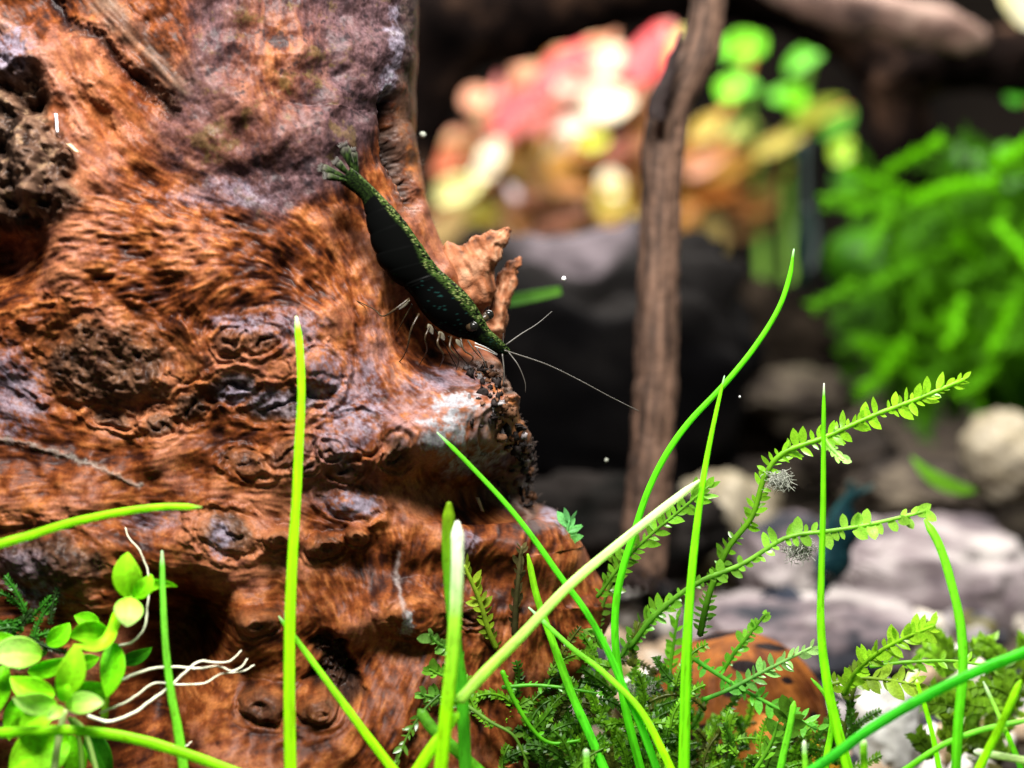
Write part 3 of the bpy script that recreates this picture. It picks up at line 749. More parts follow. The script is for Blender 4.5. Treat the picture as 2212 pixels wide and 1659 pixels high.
# ------------------------------------------------------------------ hairgrass blades
G_LIME, G_MID, G_DEEP, G_PALE, G_OLIVE = (.40, .88, .006), (.26, .82, .006), (.10, .70, .02), (.62, .88, .22), (.20, .36, .008)
WHT = (.78, .90, .62)
def blade(label, pts, w0, w1, d0, d1, base, tip, tiplen=.08, tipcol=None):
    """first point is the free tip; w0 and w1 widths in traced px at tip and root"""
    n = 90; q_ = catmull(pts, n); V = []; sd_ = pts[0][0] * .37
    path = []; rad = []; cols = []
    for i, p in enumerate(q_):
        t = i / (n - 1); d = d0 + (d1 - d0) * t
        path.append(PT(p[0], p[1], d))
        r = (w0 + (w1 - w0) * t) / 2 * 1.12 * (DIST + d) / 3750 * (min(1, .35 + t / .06 * .65)) * (1 + .06 * mnoise.noise(Vector((t * 9, pts[0][0], 0))))
        rad.append(r)
        c = np.array(tip) + (np.array(base) - np.array(tip)) * min(1, t * 1.3)
        c = c * (1 + .12 * mnoise.noise(Vector((t * 14, pts[0][1], 3))))
        if tipcol is not None and t < tiplen: c = c + (np.array(tipcol) - c) * (1 - t / tiplen) ** .6
        for k in range(18):
            th = 2 * math.pi * k / 18
            rib = .13 * math.cos(th * 5 + sd_) + .30 * mnoise.noise(Vector((math.cos(th) * 1.6, math.sin(th) * 1.6 + sd_, t * 13))) + .22 * mnoise.noise(Vector((math.cos(th) * 3, math.sin(th) * 3, t * 60 + sd_)))
            q = c * (1 + rib)
            if mnoise.noise(Vector((math.cos(th) * 2 + sd_, math.sin(th) * 2, t * 30))) > .52: q = q * np.array((.75, .62, .6))
            cols.append(q)
    V, F = tube(path, rad, 18, .62)
    cols += [np.array(cols[0]), np.array(cols[-1])]
    o = obj('hairgrass', V, F, M_blade, None, cols)
    return tag(o, label, 'grass blade', 'hairgrass blades in front of the driftwood')
BL = [
 ('tall thick lime grass blade standing upright before the middle of the driftwood', [(640, 684), (648, 760), (651, 850), (646, 960), (640, 1080), (632, 1200), (626, 1350), (625, 1500), (628, 1720)], 13, 24, -1.0, -1.2, G_LIME, G_LIME, .04, WHT),
 ('arching lime grass blade reaching in from the frame edge above the leafy plant', [(436, 1096), (350, 1095), (250, 1108), (150, 1130), (60, 1158), (0, 1175), (-80, 1200)], 12, 20, -1.1, -1.4, (.34, .80, .008), G_LIME, .04, (.3, .5, .1)),
 ('slim upright grass blade rising just beside the white plant roots', [(350, 1190), (352, 1290), (358, 1400), (370, 1500), (385, 1580), (405, 1720)], 9, 20, -1.1, -1.2, (.22, .72, .03), (.22, .72, .06), .06, (.6, .8, .5)),
 ('low grass blade lying across the bottom of the leafy plant', [(-70, 1592), (0, 1583), (100, 1578), (200, 1581), (300, 1598), (400, 1628), (520, 1672)], 20, 20, -1.5, -1.4, (.34, .80, .01), (.30, .78, .01), .0, None),
 ('thin grass blade leaning out from the foot of the tall upright one', [(602, 1331), (650, 1395), (720, 1490), (790, 1585), (870, 1690)], 8, 20, -.9, -1.1, G_LIME, (.20, .70, .03), .05, (.5, .8, .4)),
 ('olive tipped soft grass blade right behind the white tipped one', [(970, 1086), (968, 1180), (972, 1260), (985, 1400), (998, 1500), (1008, 1720)], 25, 24, -1.15, -1.0, (.10, .56, .02), G_OLIVE, .0, None),
 ('grass blade with a long bleached white tip', [(988, 1128), (988, 1220), (984, 1320), (975, 1440), (962, 1560), (946, 1720)], 24, 27, -1.5, -1.4, G_LIME, (.45, .80, .12), .42, (.95, .98, .86)),
 ('pale cut grass blade slanting across the moss towards the wooden stick', [(1511, 1038), (1430, 1100), (1330, 1180), (1230, 1265), (1120, 1380), (1050, 1450), (994, 1512)], 14, 24, -.5, -1.3, (.46, .84, .10), (.78, .92, .52), .0, None),
 ('short bright grass piece leaning below the cut pale blade', [(990, 1540), (960, 1580), (930, 1620), (880, 1700)], 18, 25, -1.3, -1.4, G_LIME, (.34, .80, .02), .0, None),
 ('grass blade sloping down from the white patch on the driftwood', [(944, 934), (1010, 1000), (1090, 1085), (1150, 1160), (1210, 1245), (1265, 1320), (1310, 1400), (1345, 1480), (1385, 1570), (1440, 1720)], 8, 16, -.6, -.5, G_DEEP, (.16, .66, .02), .04, (.45, .7, .4)),
 ('tallest curved grass blade sweeping past the wooden stick', [(1715, 538), (1705, 600), (1680, 670), (1630, 750), (1565, 830), (1490, 910), (1440, 980), (1400, 1060), (1370, 1150), (1345, 1230), (1330, 1310), (1330, 1400), (1345, 1500), (1365, 1590), (1400, 1720)], 9, 17, .1, -.2, (.10, .64, .01), (.16, .68, .01), .02, (.5, .75, .45)),
 ('needle straight grass blade rising to touch the tallest curved one', [(1565, 812), (1545, 900), (1525, 1000), (1510, 1100), (1498, 1200), (1488, 1320), (1482, 1450), (1476, 1720)], 6, 23, -.3, -.7, (.22, .76, .008), G_MID, .03, (.5, .7, .5)),
 ('straight white tipped grass blade crossing both fern-like moss sprigs', [(1780, 828), (1779, 950), (1778, 1100), (1774, 1250), (1773, 1340), (1780, 1430), (1800, 1540), (1848, 1720)], 7, 22, -.4, -.5, (.27, .78, .008), (.16, .62, .008), .03, (.85, .85, .75)),
 ('short yellow green grass blade standing in the moss beside the brown dead sprig', [(1140, 1197), (1160, 1290), (1195, 1390), (1235, 1500), (1275, 1590), (1330, 1720)], 12, 19, -.2, -.4, G_DEEP, (.28, .62, .01), .0, None),
 ('thin grass blade running from under the pale cut blade down to the frame edge', [(1142, 1312), (1230, 1395), (1300, 1450), (1380, 1530), (1430, 1620), (1475, 1720)], 8, 17, -.4, -.7, G_LIME, (.18, .66, .06), .08, (.5, .8, .5)),
 ('grass blade hanging like a stalk from the end of the lower moss sprig', [(1998, 1122), (2030, 1180), (2055, 1260), (2075, 1350), (2080, 1450), (2070, 1560), (2062, 1720)], 16, 20, -.5, -1.0, (.12, .62, .01), (.24, .70, .02), .0, None),
 ('long blurred green grass blade lying diagonally over the pebbles', [(2300, 1370), (2212, 1410), (2100, 1455), (1990, 1510), (1880, 1575), (1790, 1640), (1700, 1700)], 22, 20, -1.6, -1.2, (.06, .58, .03), (.06, .60, .01), .0, None),
 ('slender pale tipped grass blade leaning among the corner grasses', [(2124, 1472), (2160, 1550), (2190, 1620), (2230, 1720)], 6, 14, -.8, -.9, G_LIME, (.42, .78, .15), .15, (.7, .85, .6)),
 ('thick lime grass blade leaning the other way behind the slender pale tipped one', [(2205, 1470), (2165, 1560), (2120, 1650), (2090, 1720)], 16, 18, -1.2, -1.2, G_LIME, (.34, .76, .01), .0, None),
 ('low arched grass blade running along the pebbles in the corner', [(2290, 1545), (2212, 1557), (2120, 1577), (2040, 1608), (1960, 1660), (1900, 1710)], 9, 13, -.9, -.9, (.18, .68, .01), (.35, .76, .12), .0, None),
 ('almost white grass stub lying flat in the corner', [(2104, 1623), (2150, 1631), (2212, 1642), (2290, 1655)], 13, 15, -1.0, -1.1, (.62, .84, .30), (.72, .88, .5), .2, (.85, .92, .75)),
 ('small crooked grass blade with a white tip under the diagonal blade', [(1980, 1468), (1986, 1490), (1996, 1520), (2015, 1590), (2040, 1720)], 6, 12, -.6, -.7, G_MID, G_LIME, .08, (.8, .85, .6)),
 ('stubby grass shoot poking up over the white stone', [(1865, 1598), (1866, 1640), (1867, 1720)], 14, 17, -1.2, -1.2, G_LIME, (.34, .78, .06), .15, (.7, .9, .5)),
 ('stubby pale tipped grass shoot poking up through the moss', [(1266, 1618), (1267, 1650), (1268, 1720)], 12, 15, -1.0, -1.0, G_MID, (.28, .70, .1), .3, (.6, .8, .5)),
 ('short grass blade rising over the orange snail shell', [(1716, 1515), (1705, 1575), (1690, 1640), (1675, 1720)], 12, 16, -.5, -.6, (.15, .64, .02), (.20, .66, .03), .0, None),
 ('thin twisted grass blade beside the snail and the white tipped blade', [(1752, 1465), (1785, 1505), (1797, 1560), (1785, 1640), (1775, 1720)], 6, 16, -.2, -.4, G_MID, (.16, .50, .03), .0, None),
 ('dull olive grass blade slanting behind the bleached tip blade', [(905, 1533), (935, 1575), (985, 1620), (1060, 1690)], 22, 24, -.9, -1.0, (.10, .42, .01), (.10, .30, .02), .0, None),
 ('tiny white tipped shoot poking up under the snail', [(1737, 1600), (1739, 1650), (1741, 1720)], 9, 12, -1.0, -1.0, G_MID, (.35, .72, .1), .3, (.8, .9, .7)),
 ('short deep green grass blade at the frame edge in the corner', [(2176, 1582), (2190, 1620), (2205, 1660), (2220, 1720)], 9, 13, -.9, -.9, G_DEEP, G_MID, .0, None),
]
for b in BL: blade(*b)

# ------------------------------------------------------------------ moss sprigs with single leaves
def unit_leaf(seed, wd=.46, pointed=True):
    V = []; F = []; nl, nw = 5, 2
    for i in range(nl + 1):
        t = i / nl; hw = wd * .5 * (math.sin(math.pi * min(1, t * .86 + .14)) ** .8 if pointed else math.sin(math.pi * min(1, t * .78 + .2)) ** .55)
        if i == nl: hw = .012
        for j in range(nw + 1):
            x = j / (nw / 2) - 1
            V.append((t + .0 * x, hw * x, .10 * abs(x) * hw * 2 + .10 * t * t + .02 * math.sin(seed + t * 6)))
    for i in range(nl):
        for j in range(nw):
            a = i * (nw + 1) + j; F.append((a, a + 1, a + nw + 2, a + nw + 1))
    return make_mesh('moss_leaf', V, F, M_leafobj)
ULP = [unit_leaf(1), unit_leaf(3, .38), unit_leaf(5, .54)]
ULR = [unit_leaf(2, .62, False), unit_leaf(4, .7, False)]
from mathutils import Matrix
def frond(label, pts, d0, d1, ll, gap, stem_w, col, tipcol, sides=(1, 1), rnd=False, ang=52, start=0.0, group='moss sprigs growing around the log and snail'):
    n = 40; q_ = catmull(pts, n); path = []; rad = []; cols = []
    for i, p in enumerate(q_):
        t = i / (n - 1); d = d0 + (d1 - d0) * t; path.append(PT(p[0], p[1], d)); rad.append(stem_w / 2 * (1.15 - .5 * t) * DIST / 3750)
        cols += [np.array(col) + (np.array(tipcol) - np.array(col)) * t] * 7
    root = empty('moss_sprig', path[0], label, 'moss sprig', group)
    V, F = tube(path, rad, 7); cols += [cols[0], cols[-1]]
    obj('stem', V, F, M_moss, root, cols)
    seg = np.hypot(*(np.diff(q_, axis=0).T)); tot = seg.sum(); cum = np.concatenate([[0], np.cumsum(seg)])
    gap = gap * .78; s = tot * start + gap * .4
    inv = parent_inv(root)
    while s < tot + gap * .6:
        t = min(1, s / tot); ss = min(s, tot - .01); i = min(int(np.searchsorted(cum, ss)) - 1, n - 2); i = max(i, 0)
        f = (ss - cum[i]) / max(seg[i], 1e-6)
        p_ = path[i].lerp(path[i + 1], f); tg = (path[i + 1] - path[i]).normalized()
        toc = (CAM - p_).normalized(); pr = tg.cross(toc).normalized()
        for sd in (1, -1):
            keep = sides[0] if sd > 0 else sides[1]
            if R.random() > keep * .9: continue
            p = p_ + tg * gap * DIST / 3750 * (R.uniform(-.2, .2) + (.5 if sd < 0 and t < .9 else 0))
            a = math.radians(ang * (1 - .55 * max(0, (t - .8) / .2)) + R.gauss(0, 14))
            x = tg * math.cos(a) + pr * math.sin(a) * sd + toc * R.gauss(.05, .22); x.normalize()
            z = toc + pr * R.gauss(0, .5) + tg * R.gauss(0, .5); z = (z - x * z.dot(x)).normalized(); y = z.cross(x)
            l = ll * .8 * DIST / 3750 * (R.uniform(.45, 1.25)) * (.75 + .5 * min(1, t * 1.6)) * (1 if t < .93 else .8)
            o = bpy.data.objects.new('leaf', R.choice(ULR if rnd else ULP))
            M = Matrix((x, y, z)).transposed().to_4x4(); M.translation = p + pr * sd * rad[i] * .6
            o.matrix_basis = M @ Matrix.Diagonal((l, l, l, 1))
            COL.objects.link(o); o.parent = root; o.matrix_parent_inverse = inv
            c = np.array(col) + (np.array(tipcol) - np.array(col)) * t; c = c * R.uniform(.65, 1.35)
            o.color = (*c, 1)
        s += gap * R.uniform(.85, 1.15)
    return root
D1, D2, D3 = (.035, .12, .01), (.09, .32, .015), (.22, .60, .03)
YG, GP = (.30, .62, .01), (.26, .50, .16)
FR_ = [
 ('long bright moss sprig pointing up towards the green moss mound', [(1512, 1372), (1533, 1281), (1571, 1187), (1625, 1115), (1652, 1030), (1692, 978), (1780, 945), (1880, 900), (1980, 862), (2082, 820)], .2, -.1, 33, 17, 13, (.05, .17, .008), (.30, .66, .02), (1, 1), False, 58),
 ('bud tipped side sprig on the long bright moss sprig', [(1782, 948), (1800, 972), (1822, 992)], -.15, -.3, 24, 12, 10, (.25, .60, .03), (.5, .8, .25), (1, 1), True, 40),
 ('moss sprig with round leaves along its top ending in a drooping stalk', [(1360, 1400), (1415, 1330), (1501, 1262), (1606, 1217), (1700, 1161), (1800, 1146), (1900, 1128), (1998, 1104)], .1, -.4, 32, 21, 11, (.07, .24, .012), (.32, .66, .06), (1, .55), True, 68),
 ('moss sprig peeking out along the pale cut grass blade', [(1290, 1290), (1345, 1215), (1400, 1160), (1460, 1110), (1532, 1050)], .1, -.1, 36, 18, 8, (.08, .22, .01), (.14, .36, .02), (1, 1), False, 55),
 ('short moss sprig with pale leaves pointing up over the snail shell', [(1561, 1450), (1590, 1405), (1622, 1366), (1652, 1328)], .4, .2, 26, 17, 9, (.12, .44, .02), (.24, .56, .05), (1, .6), True, 60),
 ('moss sprig with neat paired leaves crossing the snail shell', [(1520, 1512), (1580, 1487), (1644, 1453), (1700, 1425), (1754, 1398)], .3, .1, 32, 18, 9, (.06, .34, .02), (.30, .52, .16), (1, 1), False, 55, .2),
 ('moss sprig sloping down across the snail shell under the paired one', [(1494, 1420), (1540, 1450), (1600, 1487), (1680, 1530), (1765, 1575)], .4, .2, 30, 19, 10, (.10, .46, .03), (.14, .46, .05), (.8, 1), False, 70),
 ('upright moss sprig with cupped leaves in front of the dark rim of the snail', [(1464, 1590), (1446, 1520), (1449, 1440), (1456, 1385), (1464, 1330)], .6, .5, 30, 18, 9, (.07, .28, .01), (.16, .46, .02), (.8, .8), False, 45),
 ('dark moss sprig on the edge of the log under the pale cut blade', [(1285, 1360), (1305, 1300), (1325, 1250), (1342, 1195)], .5, .4, 32, 20, 8, (.06, .14, .01), (.10, .20, .015), (1, 1), False, 55),
 ('feathery moss sprig on the crusty grey corner of the log', [(1195, 1260), (1207, 1215), (1220, 1170), (1230, 1125)], .4, .4, 34, 10, 9, (.12, .34, .03), (.12, .40, .12), (1, 1), False, 55),
 ('yellow green moss sprig rising before the driftwood beside the bleached blade', [(1072, 1400), (1055, 1360), (1037, 1300), (1020, 1260), (1004, 1222)], -.1, -.3, 30, 19, 12, (.14, .24, .01), (.34, .50, .03), (.9, .7), False, 50),
 ('brown dead moss sprig standing before the driftwood', [(1112, 1370), (1114, 1310), (1120, 1245), (1127, 1182)], 0, -.1, 25, 17, 13, (.040, .035, .012), (.10, .085, .03), (1, 1), False, 20),
 ('fern-like yellow green moss sprig leaning over the white stone', [(1822, 1500), (1850, 1450), (1893, 1412), (1950, 1380), (2018, 1352)], .2, -.5, 44, 13, 10, (.16, .36, .01), (.34, .66, .03), (1, 1), False, 50),
 ('broad leaved moss sprig spreading sideways above the white stone', [(1790, 1480), (1850, 1465), (1910, 1468), (1975, 1478)], .3, .2, 46, 20, 9, (.14, .26, .01), (.30, .46, .04), (1, 1), False, 60),
 ('brownish moss stem holding the broad leaved sprig', [(1800, 1640), (1826, 1570), (1842, 1500), (1856, 1450)], .5, .4, 34, 22, 12, (.06, .08, .01), (.12, .20, .02), (.7, .7), False, 50),
 ('thin green moss sprig running level towards the hanging stalk', [(1880, 1440), (1960, 1430), (2060, 1428), (2140, 1440)], .3, .1, 30, 20, 8, (.16, .42, .02), (.28, .62, .03), (.7, .7), False, 45),
 ('soft moss sprig curling out at the rim of the moss beside the log', [(1000, 1420), (965, 1400), (940, 1385), (930, 1372)], -.3, -.5, 28, 13, 8, (.12, .36, .02), (.24, .52, .10), (1, 1), True, 50),
 ('small moss sprig curling out below the soft one', [(1010, 1480), (975, 1466), (945, 1455), (928, 1446)], -.3, -.4, 26, 13, 8, (.08, .28, .01), (.18, .46, .03), (1, 1), True, 50),
 ('little moss tuft at the lower rim of the moss by the log', [(1010, 1525), (970, 1510), (935, 1505), (905, 1498)], -.3, -.4, 26, 13, 8, (.08, .24, .01), (.18, .46, .06), (1, 1), True, 50),
 ('dark moss strand dangling over the driftwood beside the moss', [(950, 1500), (915, 1535), (880, 1590), (860, 1640)], -.4, -.6, 22, 16, 6, (.05, .14, .01), (.10, .24, .02), (1, 1), False, 40),
 ('wiry green moss strand arching through the dark moss', [(1085, 1450), (1110, 1510), (1150, 1575), (1190, 1605), (1250, 1600)], -.3, -.3, 15, 18, 10, (.12, .50, .01), (.10, .44, .01), (.6, .6), False, 40),
 ('second wiry strand lying level in the dark moss', [(1085, 1485), (1150, 1480), (1220, 1486), (1290, 1498)], -.2, -.3, 16, 18, 8, (.10, .40, .03), (.12, .42, .02), (.6, .6), False, 40),
 ('mottled moss strand bending towards the frame edge', [(1010, 1525), (1060, 1560), (1110, 1590), (1140, 1650)], -.4, -.5, 18, 17, 8, (.20, .40, .06), (.08, .20, .01), (.5, .5), False, 40),
 ('dark moss sprig rising between the snail and the frame edge', [(1640, 1700), (1660, 1640), (1690, 1580), (1712, 1530)], .2, .1, 38, 20, 9, (.03, .10, .006), (.07, .18, .01), (1, 1), True, 60),
 ('mid green moss sprig climbing below the snail', [(1600, 1700), (1640, 1650), (1668, 1600), (1680, 1560)], 0, -.1, 26, 18, 9, (.16, .46, .02), (.10, .30, .02), (.8, .8), False, 50),
 ('moss sprig between the stick and the log leaning on the curved blade', [(1340, 1420), (1372, 1370), (1402, 1335), (1440, 1300)], .3, .3, 30, 18, 9, (.05, .18, .01), (.16, .38, .02), (1, 1), False, 50),
 ('pale small moss rosette on the snail shell rim', [(1300, 1400), (1290, 1380), (1282, 1362)], .1, 0, 26, 9, 7, (.18, .42, .03), (.30, .55, .10), (1, 1), True, 55),
]
for f in FR_: frond(*f)
# the dense moss that nobody could count
V = []; F = []; cols = []
def moss_mass(n, box, d, ll, cset, seed, up=True, hang=False):
    rr = random.Random(seed)
    for _ in range(n):
        u, v = rr.uniform(box[0], box[2]), rr.uniform(box[1], box[3]); dd = rr.uniform(*d)
        a = math.radians(rr.gauss(-90, 50) if up else rr.uniform(0, 360)); ln = rr.uniform(60, 130); k_ = rr.uniform(-.9, .9); c0 = np.array(rr.choice(cset)) * rr.uniform(.6, 1.3)
        n_ = 9; P = []
        for i in range(n_):
            t = i / (n_ - 1); aa = a + k_ * t
            P.append((u + math.cos(aa) * ln * t, v + math.sin(aa) * ln * t, dd + .2 * t * k_))
        wp = [PT(*p) for p in P]
        v2, f2 = tube(wp, [.012] * n_, 4); o = len(V)
        V.extend(v2); F.extend(tuple(x + o for x in f) for f in f2); cols.extend([c0 * .9] * len(v2))
        for i in range(1, n_):
            for sd in (1, -1):
                for h_ in (0, .5):
                    p = wp[i - 1].lerp(wp[i], h_); tg = (wp[i] - wp[i - 1]).normalized(); toc = (CAM - p).normalized(); pr = tg.cross(toc)
                    x = (tg * .6 + pr * sd * .8 + toc * rr.gauss(0, .45)).normalized(); y = x.cross(toc + pr * rr.gauss(0, .5)).normalized()
                    l = ll * DIST / 3750 * rr.uniform(.7, 1.2); o = len(V)
                    V.extend([p, p + x * l * .45 + y * l * .24, p + x * l, p + x * l * .45 - y * l * .24]); F.append((o, o + 1, o + 2, o + 3))
                    cols.extend([c0 * rr.uniform(.7, 1.3)] * 4)
DK = [(.04, .14, .006), (.07, .22, .008), (.12, .32, .010), (.18, .44, .015), (.07, .09, .01)]
moss_mass(120, (985, 1440, 1480, 1720), (-.1, 1.0), 16, DK, 5)
moss_mass(70, (1060, 1560, 1480, 1740), (-.4, .6), 16, DK[:3], 6)
moss_mass(70, (1385, 1520, 1580, 1740), (.2, 1.1), 15, DK, 7)
moss_mass(44, (1560, 1600, 1850, 1740), (.2, .9), 16, DK, 8)
moss_mass(16, (-40, 1340, 110, 1400), (-.7, -.5), 12, [(.03, .16, .01), (.06, .30, .02), (.04, .10, .02)], 9, up=False)
moss_mass(30, (1990, 1420, 2200, 1640), (.8, 2.0), 30, [(.16, .30, .01), (.12, .26, .01), (.2, .42, .02)], 10)
tag(obj('moss_mass', V, F, M_moss, None, cols), 'dense dark green moss filling the foot of the log', None, None, 'stuff')

# ------------------------------------------------------------------ the leafy plants in the corner
LP = {'lime': ((.27, .80, .005), (.38, .88, .02)), 'pale': ((.40, .84, .04), (.66, .90, .30)), 'mid': ((.20, .74, .006), (.26, .80, .01)), 'dark': ((.03, .26, .01), (.08, .42, .01)), 'yel': ((.32, .82, .004), (.46, .90, .03))}
def plant(label, at, stems, leaves, roots, group=None):
    root = empty('leafy_plant', PT(*at), label, 'water plant', group)
    for pts, d0, d1, w0, w1, c in stems:
        q_ = catmull(pts, 20); path = [PT(p[0], p[1], d0 + (d1 - d0) * i / 19) for i, p in enumerate(q_)]
        V, F = tube(path, list(np.linspace(w0, w1, 20) / 2 * DIST / 3750), 10)
        obj('stem', V, F, M_leaf, root, [c] * len(V))
    for (b, t, wd, d0, d1, bend, tilt, arch, k) in leaves:
        bc, tc = LP[k]
        V, F, cl = leaf_geo(b, t, wd, d0, d1, bend, tilt, .25, basec=bc, tipc=tc, arch=arch, veins=True)
        obj('leaf', V, F, M_leaf, root, cl)
    for pts, d0, d1, w0, w1 in roots:
        q_ = catmull(pts, 44); path = [PT(p[0] + 1.5 * mnoise.noise(Vector((i * .4, p[0], 0))), p[1] + 1.5 * mnoise.noise(Vector((i * .4, 0, p[1]))), d0 + (d1 - d0) * i / 43) for i, p in enumerate(q_)]
        V, F = tube(path, list(np.linspace(w0, w1, 44) / 2 * .72 * DIST / 3750), 8)
        obj('root', V, F, M_root, root)
plant('upper leafy sprout with a big pointed lime leaf on top and a curling white root', (235, 1560, -1.0),
      [([(262, 1335), (248, 1360), (236, 1392), (232, 1440), (225, 1560)], -1.0, -.95, 12, 15, (.36, .72, .03)), ([(284, 1285), (274, 1315), (262, 1335)], -1.05, -1.0, 9, 11, (.36, .72, .03))],
      [((284, 1291), (276, 1193), 66, -1.05, -1.15, -.06, .2, .05, 'yel'), ((288, 1288), (327, 1240), 40, -1.1, -1.2, .1, -.3, .05, 'lime'), ((290, 1294), (384, 1267), 26, -1.05, -.95, -.18, .4, .05, 'lime'),
       ((281, 1290), (274, 1354), 68, -1.12, -1.3, 0, -.35, .06, 'pale'), ((246, 1322), (157, 1392), 30, -1.1, -1.3, -.34, .5, .15, 'yel'), ((245, 1388), (230, 1506), 56, -1.1, -1.25, -.04, .2, .05, 'mid'),
       ((258, 1428), (328, 1398), 36, -.8, -.75, .1, .5, .02, 'dark'), ((236, 1378), (150, 1376), 56, -.9, -1.0, .12, -.3, .08, 'lime'), ((215, 1350), (160, 1330), 40, -.75, -.8, 0, .3, .0, 'mid')],
      [([(253, 1396), (287, 1386), (312, 1356), (318, 1313), (322, 1273), (320, 1239), (312, 1213), (300, 1186), (278, 1161), (271, 1140)], -1.0, -.85, 8, 3)])
plant('lower leafy rosette with two pale oval leaves and long white roots', (130, 1720, -1.2),
      [([(140, 1535), (128, 1590), (108, 1720)], -1.35, -1.3, 12, 16, (.62, .76, .32)), ([(158, 1552), (187, 1589), (222, 1720)], -1.2, -1.1, 9, 11, (.42, .66, .16)), ([(150, 1550), (172, 1600), (180, 1720)], -1.15, -1.1, 9, 11, (.20, .40, .05))],
      [((128, 1505), (164, 1391), 62, -1.3, -1.35, .08, .1, .05, 'yel'), ((122, 1518), (28, 1506), 54, -1.4, -1.6, -.1, -.4, .08, 'pale'), ((142, 1526), (224, 1518), 52, -1.45, -1.6, -.05, -.4, .06, 'pale'),
       ((118, 1496), (22, 1462), 62, -1.2, -1.25, -.12, .2, .06, 'lime'), ((132, 1515), (148, 1480), 36, -1.5, -1.55, 0, 0, .02, 'lime'), ((136, 1528), (102, 1552), 28, -1.5, -1.6, 0, -.2, .03, 'pale'),
       ((148, 1505), (236, 1478), 64, -1.1, -1.1, .1, .3, .04, 'mid'), ((125, 1530), (40, 1590), 54, -1.2, -1.25, .1, .3, .05, 'lime'), ((60, 1500), (20, 1600), 52, -1.0, -1.1, .1, .5, .02, 'mid'),
       ((150, 1600), (20, 1665), 110, -1.1, -1.2, .05, .1, .05, 'lime'), ((190, 1580), (240, 1680), 56, -.9, -.9, 0, .3, .05, 'dark'), ((150, 1590), (170, 1690), 60, -.95, -.9, 0, -.2, .05, 'mid')],
      [([(190, 1546), (233, 1559), (283, 1543), (327, 1513), (363, 1486), (400, 1453), (430, 1429), (467, 1431), (497, 1428), (521, 1405)], -1.25, -.85, 10, 4),
       ([(262, 1469), (300, 1453), (337, 1443), (383, 1441), (433, 1444), (473, 1439), (500, 1449), (523, 1439), (534, 1423)], -1.0, -.85, 9, 4),
       ([(215, 1540), (267, 1519), (300, 1499), (333, 1476), (383, 1479), (440, 1476), (477, 1456), (520, 1451), (549, 1437)], -1.05, -.82, 8, 4),
       ([(350, 1604), (375, 1610), (400, 1612), (414, 1602)], -1.0, -.95, 5, 3)])
plant('soft pale leafy sprout cut by the frame edge above the rosette', (-40, 1600, -1.0),
      [([(20, 1430), (0, 1500), (-30, 1600)], -1.0, -1.0, 12, 14, (.3, .6, .05))],
      [((90, 1418), (-25, 1424), 72, -1.1, -1.2, .1, .2, .05, 'pale'), ((40, 1400), (-20, 1370), 40, -.9, -.9, 0, .3, .02, 'mid'), ((60, 1450), (150, 1420), 40, -.95, -1.0, .1, .3, .03, 'mid'), ((10, 1440), (-30, 1560), 60, -1.0, -1.1, 0, .2, .05, 'mid'),
       ((100, 1390), (150, 1345), 46, -.85, -.8, .1, .3, .02, 'mid'), ((160, 1440), (215, 1420), 36, -.9, -.8, 0, .3, .02, 'mid')], [])

